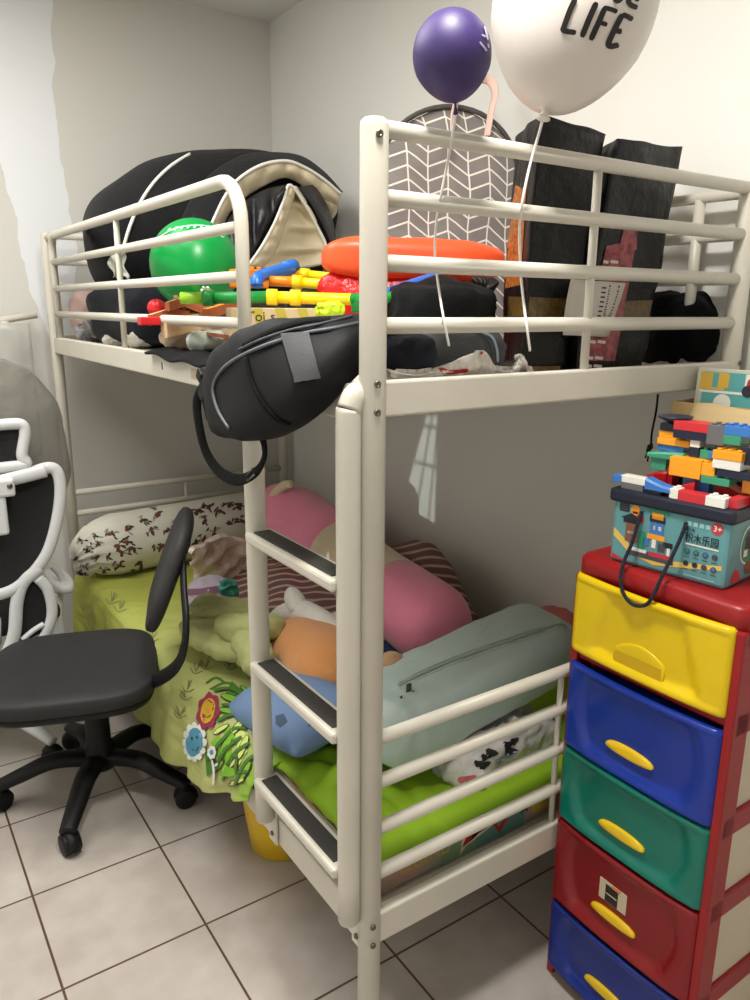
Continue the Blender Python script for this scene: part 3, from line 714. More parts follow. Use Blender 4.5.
def wsheet(o):
    a, b_, c_, d_ = at(606, 560, 'x', o), at(616, 479, 'x', o), at(664, 437, 'x', o), at(700, 450, 'x', o)
    return [V((o, a.y+.02, .0)), a, b_, V((o, c_.y, c_.z)), V((o, c_.y-.1, c_.z)), V((o, c_.y-.1, 0))]
q = wsheet(.978)+wsheet(.99); n = 6
ws.add(q, [tuple(range(n))[::-1], tuple(range(n, 2*n))]+[(i, (i+1) % n, n+(i+1) % n, n+i) for i in range(n)], smooth=False)
solo(ws, 'foam_board', mat('white_foam_board', (222, 220, 210), .7, .02, 30), 'white foam board leaning on the wall behind the block tub', 'board')

# ================================================================== ON THE UPPER BUNK
DZ = 1.328
# ---- folded quilt
def quilt():
    t = thing('folded_quilt', 'large black quilt with cream lining folded into a thick bundle by the end wall', 'quilt', (.5, 1.75, DZ))
    blk = mat('black_quilt_fabric', (30, 30, 32), .9, .35, 70, .12, 10, sheen=.05, spec=.15, stretch=(1, 1, .35)); sat = mat('black_satin', (26, 27, 32), .38, .3, 40, .2, 12)
    crm = mat('cream_lining', (214, 202, 172), .7, .12, 40, .05, 14); pip = mat('white_piping', (232, 230, 222), .5)
    yc = 1.80
    # outer bundle: rings along its long axis, silhouette measured
    prof = [(93, 226, 236, .02), (96, 205, 262, .13), (104, 193, 288, .19), (122, 177, 300, .23), (150, 160, 300, .26), (185, 151, 300, .27), (215, 149, 300, .27), (245, 147, 300, .25), (272, 151, 298, .22), (300, 160, 290, .17), (322, 174, 275, .11), (336, 189, 228, .07), (341, 200, 210, .02)]
    rings = []
    for px, pt, pb, dep in prof:
        fy = 1.60-.07*(px-88)/257; yc = fy+dep-.06
        a = at(px, pt, 'y', yc); c = at(px, pb, 'y', yc); zc = (a.z+max(c.z, DZ+.02))/2; hz = max(.01, (a.z-max(c.z, DZ+.02))/2)
        ring = []
        for k in range(32):
            w = 2*PI*k/32; cy, cz = math.cos(w), math.sin(w)
            p = V((a.x, yc+.06+dep*math.copysign(abs(cy)**.8, cy), zc+hz*math.copysign(abs(cz)**.75, cz)))
            p += V((0, 1, 0))*(.012*nz(p, 8, 2))+V((0, 0, 1))*.008*nz(p, 11, 4)
            ring.append(p)
        rings.append(ring)
    body = MB()
    # interpolate rings smoothly
    fine = []
    for k in range(32):
        fine.append(spl([r[k] for r in rings], 5))
    rr = [[fine[k][i] for k in range(32)] for i in range(len(fine[0]))]
    body.loft(rr); body.build('quilt_body', blk, t)
    tr = body.tree()
    def onb(px, py, off): return cast(tr, px, py, off)
    P = [onb(*p, .003) for p in ((122, 282), (121, 262), (124, 245), (131, 223), (141, 202), (155, 182), (172, 166), (190, 155), (206, 149.5))]
    MB().tube(spl([p for p in P if p], 5), .0055, 8).build('piping', pip, t)
    # front folds: a flap with lining showing under its edge
    def strip(name, lo, hi, yl, yh, m, bulge=.03, n=40, quilted=0, thick=.02, par=t, seed=0):
        """surface between two measured edges, puffed towards the viewer"""
        A = spl([at(p[0], p[1], 'y', yl if len(p) < 3 else p[2]) for p in lo], 8); B = spl([at(p[0], p[1], 'y', yh if len(p) < 3 else p[2]) for p in hi], 8)
        def f(u, v):
            ia = u*(len(A)-1); k = int(min(ia, len(A)-2)); fa = ia-k; a = A[k].lerp(A[k+1], fa)
            ib = u*(len(B)-1); k = int(min(ib, len(B)-2)); fb = ib-k; b_ = B[k].lerp(B[k+1], fb)
            p = a.lerp(b_, v); s = math.sin(PI*v)
            q = quilted and (1-.75*abs(math.cos(u*PI*quilted))**6)
            d = (CAM-p).normalized()
            return p+d*(bulge*s*(q if quilted else 1)+.006*nz(p, 22, seed)*s)
        return MB().grid(f, n, 14, thick=-thick).build(name, m, par)
    yf = 1.44
    edge = [(193, 262), (203, 243), (214, 219), (226, 195), (240, 178), (262, 165), (285, 161), (302, 166), (322, 178), (341, 194)]
    inner = [(200, 268), (214, 247), (223, 226), (234, 207), (246, 197), (264, 186), (284, 178), (300, 184), (318, 196), (338, 206)]
    l = strip('lining_edge', edge, inner, yf, yf+.03, crm, .02, 60, 9, .012, t, 3)
    MB().tube(spl([at(*p, 'y', yf-.006) for p in edge], 6), .0055, 8).build('piping', pip, t)
    # black cover from the flap edge back up over the bundle
    back = [(172, 250), (178, 228), (186, 208), (198, 188), (215, 170), (245, 154), (275, 152), (302, 156), (325, 172), (343, 192)]
    strip('cover_fold', back, edge, 1.56, yf, blk, .02, 50, 0, .01, t, 5)
    lowr = [(300, 184, 1.47), (312, 190, 1.47), (326, 200, 1.47), (338, 206, 1.47)]; lowb = [(318, 206, 1.55), (326, 215, 1.55), (332, 222, 1.55), (337, 214, 1.55)]
    strip('lining_edge', lowr, lowb, 1.47, 1.55, crm, .02, 24, 3, .01, t, 6)
    # the inner fold: black satin roll with a cream mouth
    satin_lo = [(190, 268), (205, 266), (220, 267), (236, 267), (250, 265)]; satin_hi = [(214, 250), (224, 226), (240, 204), (262, 188), (288, 184)]
    strip('satin_roll', [(214, 246, 1.43), (226, 222, 1.43), (244, 202, 1.43), (266, 189, 1.42), (289, 184, 1.40)], [(222, 272, 1.36), (236, 270, 1.36), (247, 264, 1.36), (268, 226, 1.36), (289, 186, 1.36)], 1.42, 1.36, sat, .05, 40, 5, .012, t, 8)
    strip('satin_roll', [(180, 232, 1.50), (190, 218, 1.50), (200, 210, 1.50), (212, 206, 1.50)], [(180, 270, 1.46), (190, 270, 1.46), (198, 262, 1.46), (210, 236, 1.46)], 1.5, 1.46, sat, .03, 24, 4, .01, t, 9)
    # outer lip of the mouth
    lipA = [(248, 266, 1.355), (262, 246, 1.35), (275, 222, 1.35), (284, 200, 1.35), (290, 185, 1.35)]
    lipB = [(262, 268, 1.37), (276, 250, 1.37), (285, 228, 1.37), (291, 208, 1.37), (296, 192, 1.36)]
    strip('lining_edge', lipA, lipB, 1.35, 1.37, crm, .018, 40, 6, .01, t, 11)
    MB().tube(spl([at(*p[:2], 'y', p[2]-.004) for p in lipA]+[at(306, 206, 'y', 1.36), at(318, 228, 'y', 1.37), at(326, 246, 'y', 1.37), at(324, 262, 'y', 1.37)], 6), .005, 8).build('piping', pip, t)
    # hollow lining inside
    inA = [(256, 268, 1.37), (274, 250, 1.37), (285, 226, 1.37), (291, 204, 1.37), (294, 190, 1.37)]
    inB = [(322, 264, 1.38), (326, 248, 1.38), (318, 228, 1.38), (306, 206, 1.37), (294, 188, 1.36)]
    strip('lining_hollow', inA, inB, 1.37, 1.38, crm, -.05, 40, 4, .01, t, 12)
    strip('satin_back', [(296, 188, 1.41), (310, 206, 1.41), (322, 228, 1.41), (330, 248, 1.41)], [(312, 186, 1.46), (324, 205, 1.46), (331, 225, 1.46), (334, 246, 1.46)], 1.41, 1.46, sat, .015, 24, 0, .01, t, 13)
    # small clear tag bag tied to it
    tag = MB(); c = at(118, 262, 'y', 1.40)
    def tg(u, v): return c+V(((u-.5)*.045+.006*math.sin(v*9), .01*math.sin(u*7+v*5), .035-.08*v+.006*math.sin(u*11)))
    tag.grid(tg, 10, 14, thick=.0015); tag.build('tag', mat('crinkled_clear_plastic', (216, 214, 206), .2, .6, 60), t)['label'] = 'crinkled clear plastic tag'
quilt()

# ---- balloons
def balloon(name, label, c, axis, Rr, stretch, m, string_pts, ms, mark=None, neck=.012):
    axis = V(axis).normalized(); Mx = frame(x=axis.cross(V((0, 1, .1))), z=axis, o=c)
    prof = []
    n = 36
    for i in range(n+1):
        th = PI*i/n; z = math.cos(th); r = math.sin(th)
        if z < 0: zz = z*stretch; r = r*(1-.16*max(0, -z-.35))
        else: zz = z*1.04
        prof.append((max(r*Rr, .0006), zz*Rr))
    zt = -Rr*stretch
    prof = prof[:-1]
    prof += [(neck*.45, zt-.001), (neck*.38, zt-.005), (neck*.75, zt-.011), (neck, zt-.014), (neck*.6, zt-.016)]
    t = thing(name, label, 'balloon', tuple(Mx @ V((0, 0, zt-.016))))
    b = MB(); b.lathe(prof, 48, Mx)
    mats = [m]
    if mark: mats += mark(b)
    b.build('balloon_skin', mats, t)
    if string_pts: MB().tube(spl(string_pts, 8), ms[1], 8).build('ribbon_stick', ms[0], t)
    return t
wst = mat('white_ribbon', (226, 222, 216), .5)
wc = at(575, 2, 'y', -.035); s_d = (CAM-wc).length
axw = (at(583, -30, 'y', -.035)-at(545, 108, 'y', -.035))
def life(b):
    tr = b.tree(); ink = mat('black_print', (22, 18, 16), .5)
    S = lambda pts, w=5.2: print_stroke(b, tr, [(540+p[0]/6.25, p[1]/6.25) for p in pts], w, 1)
    S([(222, -6), (190, 60), (150, 170), (152, 192), (225, 203)], 5.6)
    S([(352, 15), (305, 120), (260, 232)], 5.8)
    S([(405, 45), (360, 150), (315, 250)], 5.6); S([(395, 48), (440, 58), (480, 74)], 5); S([(375, 140), (418, 155)], 4.6)
    S([(512, 88), (460, 190), (425, 270), (440, 288), (490, 278)], 5.6); S([(510, 90), (545, 104), (575, 122)], 5); S([(470, 190), (508, 196)], 5.6)
    S([(455, -30), (470, 5), (490, 8), (520, -25)], 4.4); S([(575, -30), (548, 5), (565, 32), (605, 48)], 5.2)
    S([(590, -8), (615, 2)], 4)
    return [ink]
m_wb = mat('white_balloon', (222, 214, 208), .35, spec=.4)
balloon('balloon', 'white balloon with black hand lettering reading LIFE, tied above the end rail', wc, axw, .1265, 1.33, m_wb,
        [at(545, 109, 'y', -.035), at(540, 130, 'y', -.02), at(530, 165, 'y', -.018), at(522, 205, 'y', -.016), at(519.5, 235, 'y', .010), at(521, 275, 'y', .016), at(524, 305, 'y', .004), at(527, 328, 'y', -.018), at(530, 351, 'y', -.02)], (wst, .0024), life)
pc = at(452, 55, 'y', -.03)
def pmark(b):
    tr = b.tree(); ink = mat('silver_print', (170, 165, 185), .4)
    print_stroke(b, tr, [(483.5, 27), (485.5, 33), (487, 40)], 1.8, 1); print_stroke(b, tr, [(479, 42), (483, 47), (486, 51)], 1.8, 1); print_stroke(b, tr, [(481, 35), (485, 37)], 1.6, 1)
    print_stroke(b, tr, [(487, 44), (488, 48)], 1.4, 1)
    return [ink]
balloon('balloon', 'small dark purple balloon floating above the end rail beside the white one', pc, at(450, 8, 'y', -.03)-at(456, 101, 'y', -.03), .0562, 1.10, mat('purple_balloon', (54, 38, 98), .5, .05, 30, .05, 20), [at(457, 102, 'y', -.03), at(454, 125, 'y', -.02), at(448, 160, 'y', -.018), at(441, 195, 'y', -.016), at(436.5, 220, 'y', .010), at(435, 255, 'y', .016), at(439, 290, 'y', .006), at(444, 320, 'y', -.018), at(449, 346, 'y', -.02)], (wst, .002), pmark, .004)
gc = at(195, 265, 'y', 1.12)
def gmark(b):
    tr = b.tree(); ink = mat('pale_green_print', (170, 220, 190), .4)
    for k in range(9): print_stroke(b, tr, [(168+k*6.4, 232-3.5*math.sin(PI*k/8)), (171+k*6.4, 228.5-3.5*math.sin(PI*k/8))], 2, 1)
    print_stroke(b, tr, [(160, 237), (175, 229), (196, 225.5), (214, 228), (228, 234)], 1.2, 1)
    print_stroke(b, tr, [(166, 240), (180, 234), (196, 231.5), (212, 233), (224, 238)], 1.2, 1)
    return [ink]
gt = balloon('balloon', 'green balloon lying on the upper bunk behind the guard rail', gc, (.25, .7, .55), .121, 1.08, mat('green_balloon', (0, 150, 66), .3, spec=.4), None, None, gmark, .006)
kn = at(206, 291, 'y', .99)
q = MB().tube(spl([kn, at(208, 296, 'y', .98), at(212, 307, 'y', .96), at(215, 318, 'y', .95), at(217, 330, 'y', .95)], 6), .0028, 8); q.build('ribbon', wst, gt)
q = MB()
for k in range(6):
    a = PI*k/3; q.ell((.006, .006, .006), 1, 1, T(kn+V((.011*math.cos(a), 0, .008*math.sin(a)))), 10, 6)
q.build('ribbon_knot', mat('silver_foil', (190, 196, 190), .25, metal=.6), gt)

# ---- tote with chevron print
def tote():
    c = at(452, 215, 'y', .80); H = .655
    ctr = V((min(c.x, .77), .82, DZ))
    t = thing('tote_bag', 'grey tote bag with white herringbone print standing between the quilt and the black parcels', 'bag', tuple(ctr))
    m = mat('herringbone_print', (120, 116, 114), .75, .08, 60); nt, x, y, z = xyz(m)
    w = .046; pp = mnode(nt, 'PINGPONG', x, w)
    a = mnode(nt, 'FRACT', mnode(nt, 'DIVIDE', mnode(nt, 'MULTIPLY_ADD', pp, .66, mnode(nt, 'MULTIPLY_ADD', x, .25, z)), .037))
    l1 = mnode(nt, 'LESS_THAN', a, .14); l2 = mnode(nt, 'LESS_THAN', pp, .0017); l3 = mnode(nt, 'GREATER_THAN', pp, w-.0017)
    g = mnode(nt, 'MAXIMUM', mnode(nt, 'MAXIMUM', l1, l2), l3)
    n = nt.nodes.new('ShaderNodeTexNoise'); n.inputs['Scale'].default_value = 14
    tc = nt.nodes.new('ShaderNodeTexCoord'); nt.links.new(tc.outputs['Object'], n.inputs['Vector'])
    dk = mixcol(nt, n.outputs['Fac'], srgb((106, 102, 100)), srgb((140, 134, 130)))
    nt.links.new(mixcol(nt, g, dk, srgb((226, 220, 210))), base(m))
    Mx = T(ctr, rz=-34, ry=3)
    wd, dp = .40, .12
    def ring(s, zz, r=.6, ex=0): 
        return [V((s*wd/2*math.copysign(abs(math.cos(a))**r, math.cos(a)), s*dp/2*math.copysign(abs(math.sin(a))**r, math.sin(a))*(1-ex), zz)) for a in [2*PI*k/48 for k in range(48)]]
    hs = []
    for i in range(22):
        u = i/21; zz = H*u
        s = 1 if u < .72 else max(.06, (1-((u-.72)/.28)**2.1))**.55
        rg = [p+V((.006*nz(p+V((0, 0, zz)), 11, 1), .012*nz(p, 9, 2), 0)) for p in ring(s, zz, .55, .55*u)]
        hs.append(rg)
    b = MB(); b.loft(hs, M=Mx); b.build('bag_body', m, t)
    zp = mat('grey_zip_binding', (74, 70, 68), .7, .2, 120)
    P = []
    for k in range(25):
        a = PI*k/24; P.append(Mx @ V((-math.cos(a)*wd/2*.99, -.014, H*.66+math.sin(a)**.8*H*.345)))
    MB().tube(P, .007, 8).build('zip_binding', zp, t)
    strap = mat('pink_strap', (228, 196, 184), .7)
    hp = []
    A, B = (at(452, 128, 'y', .70), at(487, 130, 'y', .60))
    P2 = [at(452, 135, 'y', .70), at(453, 112, 'y', .71), at(462, 92, 'y', .74), at(476, 80, 'y', .76), at(489, 80, 'y', .75), at(495, 92, 'y', .72), at(491, 112, 'y', .70), at(487, 136, 'y', .70)]
    MB().tube(spl(P2, 8), .0125, 10, flat=.25, upv=(.6, -.8, 0)).build('handle', strap, t)
tote()

# ---- orange roll
def roll():
    a = at(322, 257, 'y', .70); b_ = at(500, 264, 'y', .50)
    ax = (b_-a).normalized(); L = (b_-a).length; ctr = (a+b_)/2
    m = mat('orange_vinyl', (252, 92, 48), .38, .1, 14, .05, 8)
    def dz(p, d): return .006*nz(p, 14, 1)
    q = MB().ell((L/2, .075, .052), .6, .4, frame(x=ax, z=(0, 0, 1), o=ctr), 56, 28, dz)
    return solo(q, 'bolster', m, 'bright orange inflated bolster lying across the upper bunk behind the toys', 'cushion')
roll()
def redbag():
    c = at(408, 292, 'y', .60); top = at(360, 268, 'y', .66).z+.004
    def d(p, n): return .018*nz(p, 18, 7)+.006*nz(p, 50, 3)
    q = MB().ell((.21, .075, (top-DZ)/2), .5, .5, T(V((c.x+.0, .63, (top+DZ)/2)), rz=-24), 64, 28, d)
    solo(q, 'wrapper', mat('red_film', (206, 24, 26), .3, .5, 40), 'crumpled red plastic bundle carrying the orange bolster', 'wrapper')
redbag()

# ---- black parcels
def parcel(name, label, quad, dep, tilt=0, seed=1):
    """quad: front-face corners tl, tr, br, bl in the y = yf plane"""
    yf = dep[0]; dd = dep[1]
    tl, tr, br, bl = [at(p[0], p[1], 'y', yf+(p[2] if len(p) > 2 else 0)) for p in quad]
    for p in (br, bl): p.z = DZ
    m = mat('black_wrap_%d' % seed, (9, 9, 10), .45, .6, 34, .15, 30, spec=.35)
    t = thing(name, label, 'parcel', tuple((bl+br)/2+V((0, dd/2, 0))))
    bk = V((math.sin(R(32)), math.cos(R(32)), 0))
    def f(u, v, w):
        p = bl.lerp(br, u).lerp(tl.lerp(tr, u), v)
        q = p+bk*dd*w
        return q+V((.006*nz(q, 13, seed), .010*nz(q, 10, seed+2), .005*nz(q, 16, seed+4) if v > .1 else 0))
    b = MB(); n = 20
    b.grid(lambda u, v: f(u, v, 0), n, n); b.grid(lambda u, v: f(1-u, v, 1), n, n); b.grid(lambda u, v: f(0, v, 1-u), n, n); b.grid(lambda u, v: f(1, v, u), n, n)
    b.grid(lambda u, v: f(u, 1, v), n, n); b.grid(lambda u, v: f(u, 0, 1-v), n, n)
    tree = b.tree()
    b.build('wrapped_box', m, t)
    return t, tree
def strip_on(t, tree, name, quad, mats, mi=0, n=10, off=.0015, extra=None):
    b = MB(); Q = [V((p[0], p[1], 0)) for p in quad]
    g = {}
    for j in range(n+1):
        for i in range(n+1):
            p = Q[0].lerp(Q[1], i/n).lerp(Q[3].lerp(Q[2], i/n), j/n); g[i, j] = cast(tree, p.x, p.y, off)
    for j in range(n):
        for i in range(n):
            q = [g[i, j], g[i+1, j], g[i+1, j+1], g[i, j+1]]
            if all(x is not None for x in q): b.add(q, [(0, 1, 2, 3)], mi)
    if extra: extra(b)
    if b.v: return b.build(name, mats, t)
random.seed(5)
pinkp = mat('pink_label_print', (176, 92, 98), .5, rgb2=(120, 44, 52), vscale=60, bump=.2, bscale=30); paper = mat('label_paper', (206, 198, 190), .55, .05, 20); ink = mat('label_ink', (38, 36, 38), .6)
redp = mat('label_red', (150, 40, 48), .5); whp = mat('label_white', (222, 206, 200), .5)
tape = mat('brown_tape', (112, 84, 34), .3, rgb2=(70, 56, 28), vscale=90, bump=.1, bscale=40); otape = mat('orange_tape', (196, 112, 36), .4, rgb2=(96, 50, 16), vscale=110, bump=.15, bscale=40)
t1, tr1 = parcel('parcel', 'tall black plastic wrapped parcel with brown tape, beside the tote bag', [(541, 112, .02), (606, 135, .0), (567, 372, .0), (522, 372, .02)], (.12, .22), seed=1)
strip_on(t1, tr1, 'tape', [(499, 296), (600, 300), (598, 318), (498, 316)], tape)
strip_on(t1, tr1, 'tape', [(516, 185), (527, 190), (521, 285), (499, 290)], otape)
strip_on(t1, tr1, 'tape', [(498, 366), (560, 366), (558, 378), (498, 378)], tape)
t2, tr2 = parcel('parcel', 'black plastic wrapped parcel with a barcode label, nearest to the wall side', [(619, 138, .0), (684, 147, .0), (640, 372, .0), (574, 372, .0)], (.10, .15), seed=9)
def pinktext(b):
    for k in range(16):
        y = 252+k*8
        for (x0, x1) in ((0, 5), (7, 15)):
            xx = 606-(y-240)*.16+x0
            a = [cast(tr2, p[0], p[1], .003) for p in ((xx, y), (xx+x1-x0, y+1), (xx+x1-x0-1, y+4), (xx-1, y+3))]
            if all(x is not None for x in a): b.add(a, [(0, 1, 2, 3)], 1+(k % 3 == 0))
strip_on(t2, tr2, 'printed_tape', [(606, 246), (636, 240), (612, 374), (575, 374)], [pinkp, whp, redp], extra=pinktext)
strip_on(t2, tr2, 'printed_tape', [(624, 225), (637, 222), (636, 250), (618, 252)], [pinkp])
strip_on(t2, tr2, 'tape', [(619, 301), (656, 300), (652, 317), (615, 317)], tape)
lab = MB(); LQ = [at(*p, 'y', .088) for p in ((571, 279), (624, 283), (610, 337), (563, 335))]
def lab_at(u, v, d=0): return LQ[0].lerp(LQ[1], u).lerp(LQ[3].lerp(LQ[2], u), v)+V((0, -d+.004*math.sin(u*5+v*3), 0))
lab.grid(lambda u, v: lab_at(u, v), 10, 10, thick=.001)
def lq(u0, v0, u1, v1): lab.add([lab_at(u0, v0, .0012), lab_at(u1, v0, .0012), lab_at(u1, v1, .0012), lab_at(u0, v1, .0012)], [(0, 1, 2, 3)], 1)
random.seed(2); v = .06
while v < .9:
    h = random.uniform(.012, .035); lq(.70, v, .90, v+h); v += h+random.uniform(.012, .03)
for k in range(9): lq(.58, .1+.085*k, .66, .1+.085*k+.03)
for k in range(4): lq(.40, .2+.15*k, .46, .2+.15*k+.08)
lb = lab.build('shipping_label', [paper, ink], t2)
if lb: lb['label'] = 'white shipping label with a barcode'
# ---- soft things on the upper bunk
def blob(name, label, cat, c, rad, m, e1=.8, e2=.8, rz=0, rx=0, ry=0, amp=.02, s=9, seed=1, fine=.004, group=None, base_z=None):
    def d(p, dd):
        k = p+V(c)
        return amp*nz(k, s, seed)+fine*nz(k, s*4, seed+3)-amp*.8*abs(nz(k, s*1.7, seed+5))
    q = MB().ell(rad, e1, e2, T(c, rx, ry, rz), 64, 36, d)
    if base_z is not None: q.v = [V((p.x, p.y, max(p.z, base_z))) for p in q.v]
    if label is None: return q
    return solo(q, name, m, label, cat, group)
blob('clothes_bundle', 'bundled black clothing beside the parcels at the corner of the upper bunk', 'clothes', tuple(at(682, 332, 'y', .17)), (.095, .10, .095), black_cloth, .6, .65, amp=.02, s=12, seed=4, base_z=DZ)
blob('backpack', 'dark navy backpack at the far corner of the upper bunk under the quilt', 'backpack', (.175, 1.60, DZ+.10), (.145, .36, .105), navy_cloth, .6, .6, rz=0, amp=.022, s=7, seed=6, base_z=DZ)
blob('pillow', 'dusty pink pillow squeezed against the corner post of the upper bunk', 'pillow', (.115, 2.01, DZ+.095), (.09, .10, .10), mat('dusty_pink', (196, 168, 160), .85, .15, 50), .8, .8, amp=.01, seed=8, base_z=DZ)
film2 = mat('grey_film', (150, 150, 152), .2, .7, 30, .2, 40)
blob('plastic_bag', 'crumpled grey plastic bag beside the navy backpack', 'bag', tuple(at(104, 334, 'x', 0.1)+V((0, 0, .008))), (.09, .06, .035), film2, .8, .8, amp=.035, s=22, seed=12, fine=.008, base_z=DZ)
wcl = mat('white_cotton', (226, 222, 210), .85, .3, 60)
blob('cloth', 'balled up white cloth on the black cloth by the guard rail', 'cloth', tuple(at(143, 341, 'x', 0.085)+V((0, 0, .008))), (.055, .05, .03), wcl, .9, .9, amp=.012, s=18, seed=13, base_z=DZ)
blob('cloth', 'beige folded cloth under the wooden ramp pieces', 'cloth', tuple(at(183, 341, 'x', 0.085)+V((0, 0, .008))), (.06, .05, .032), mat('beige_cotton', (196, 178, 148), .85, .3, 60), .8, .8, amp=.012, s=16, seed=14, base_z=DZ)
blob('cloth', 'pale mint cloth nearest to the black shoulder bag', 'cloth', tuple(at(217, 344, 'x', 0.085)+V((0, 0, .008))), (.075, .05, .028), mat('mint_cotton', (196, 206, 196), .85, .3, 60), .8, .8, amp=.014, s=16, seed=15, base_z=DZ)
blob('cloth', 'white cloth tucked behind the guard bars close to the grey plastic bag', 'cloth', tuple(at(118, 342, 'x', 0.075)+V((0, 0, .008))), (.05, .04, .022), wcl, .9, .9, amp=.012, s=20, seed=19, base_z=DZ)
def blackcloth():
    def f(u, v):
        y = .50+.50*u; x = .12-.165*v; fold = .008*nz(V((u*8, v*3, 1)), 1.5, 4)
        z = DZ+.018+fold-.0*u
        if v > .62:
            x = .018-(v-.62)*.13; z = 1.352+.004*math.sin(u*17)-.02*max(0, (v-.75)/.25)*(.4+.6*math.sin(u*PI*.9+.3))
        z += .018*math.exp(-((u-.15)/.2)**2)*(1-v)
        return V((x, y, z))
    solo(MB().grid(f, 50, 24, thick=.006), 'cloth', black_cloth, 'black cloth spread over the edge of the upper bunk', 'cloth')
blackcloth()

# ---- toys
def toys():
    tm = {k: mat('toy_'+k, v, .33, .02, 30) for k, v in {'yellow': (246, 222, 20), 'orange': (250, 140, 24), 'green': (20, 140, 58), 'lime': (150, 204, 40), 'blue': (26, 108, 206), 'dgreen': (10, 118, 60), 'red': (206, 26, 36)}.items()}
    wood = mat('pale_wood', (224, 190, 150), .6, .08, 40, rgb2=(206, 166, 122), vscale=14, stretch=(1, 6, 6)); wood2 = mat('red_brown_wood', (160, 86, 48), .6, .08, 40, .1, 14); yel = mat('yellow_paint', (246, 208, 70), .5); orp = mat('orange_paint', (238, 148, 52), .5)
    grp = 'plastic tube toys on the upper bunk'
    def tubething(label, pts, cols, r=.014, collar=(), y=.62):
        a = V(pts[0]); t = thing('toy_tube', label, 'toy', tuple(a), grp)
        for i in range(len(pts)-1):
            MB().tube([pts[i], pts[i+1]], r, 16).build('tube_section', tm[cols[i]], t)
            for c in collar:
                if c[0] == i:
                    p = V(pts[i]).lerp(V(pts[i+1]), c[1]); d = (V(pts[i+1])-V(pts[i])).normalized()
                    MB().tube([p-d*.012, p+d*.012], r*1.35, 16).build('collar', tm[c[2]], t)
        return t
    y1 = .62
    tubething('yellow tube toy with a green end, foremost of the yellow tubes', [at(181, 298, 'y', .78), at(210, 298, 'y', .74), at(268, 297, 'y', .66), at(404, 301, 'y', .50)], ['lime', 'green', 'yellow'], .0135, ((2, .03, 'yellow'), (2, .2, 'yellow'), (0, .95, 'green')))
    tubething('yellow tube toy with an orange end, second of the yellow tubes', [at(270, 281, 'y', .80), at(295, 282, 'y', .76), at(400, 291, 'y', .62)], ['orange', 'yellow'], .0125, ((1, .02, 'yellow'),))
    tubething('thin yellow tube toy lying behind the other yellow tubes', [at(284, 273, 'y', .90), at(303, 274, 'y', .87), at(392, 283, 'y', .70)], ['orange', 'yellow'], .011, ((1, .02, 'yellow'),))
    t = thing('toy_elbow', 'blue bent tube piece lying at the orange ends of the tubes', 'toy', tuple(at(256, 286, 'y', .78)))
    MB().tube(spl([at(257, 286, 'y', .77), at(258, 278, 'y', .78), at(268, 274, 'y', .82), at(292, 267, 'y', .88)], 8), .0155, 16).build('elbow_tube', tm['blue'], t)
    MB().tube([at(284, 269, 'y', .868), at(294, 266.5, 'y', .888)], .019, 16).build('collar', tm['blue'], t)
    t = thing('toy_tube', 'blue tube toy lying on the black backpack by the end rail', 'toy', tuple(at(390, 296, 'y', .42)), None)
    MB().tube(spl([at(380, 297, 'y', .44), at(405, 287, 'y', .46), at(436, 277, 'y', .50)], 6), .0125, 14).build('tube_section', tm['blue'], t)
    t = thing('toy_connector', 'dark green square tube connector behind the corner post', 'toy', tuple(at(375, 306, 'y', .47)))
    MB().box(at(366, 306, 'y', .47), (.055, .04, .03), .004).build('socket', tm['dgreen'], t)
    MB().tube([at(352, 299, 'y', .49), at(399, 297, 'y', .40)], .012, 14).build('tube_section', tm['green'], t)
    q = MB(); c = at(249, 279, 'y', .98)
    q.box((0, 0, 0), (.09, .06, .022), .004, T(c+V((0, 0, .014)), rz=10)); q.box((0, 0, 0), (.09, .06, .022), .004, T(c+V((.0, .0, -.012)), rz=4))
    for k in range(4): q.lathe([(.006, 0), (.006, .006), (.005, .007)], 12, T(c+V((-.03+.02*k, 0, .025))))
    solo(q, 'toy_block', tm['orange'], 'orange studded toy block pair beside the green balloon', 'toy')
    # carton with stripes under the tubes
    tc_ = at(276, 318, 'y', .58); Mx = T((tc_.x+.01, .60, DZ), rz=-18)
    q = MB(); q.box((0, .05, .062), (.20, .12, .124), .002, Mx, 0)
    for k in range(3):
        x = -.04+.05*k; q.add([(x, -.0106, .074), (x+.022, -.0106, .074), (x+.008, -.0106, .123), (x-.014, -.0106, .123)], [(0, 1, 2, 3)], 1, Mx, False)
    put_text(q, 'Toi', .03, Mx @ frame(x=(1, 0, 0), y=(0, 0, 1), o=(-.066, -.0112, .096)), 2)
    put_text(q, 's', .03, Mx @ frame(x=(1, 0, 0), y=(0, 0, 1), o=(-.014, -.0112, .096)), 2)
    solo(q, 'toy_carton', [mat('carton_cream', (206, 182, 142), .6, .03, 40), mat('carton_olive', (186, 170, 60), .6), mat('carton_ink', (40, 34, 26), .6)], 'cream toy carton with olive stripes under the yellow tubes', 'carton')
    blob('wrapper', 'lime green crumpled wrapper in front of the yellow tubes', 'wrapper', tuple(at(330, 309, 'y', .50)), (.034, .03, .022), mat('lime_film', (196, 226, 40), .35, .5, 40, .15, 30), .8, .8, amp=.014, s=24, seed=22)
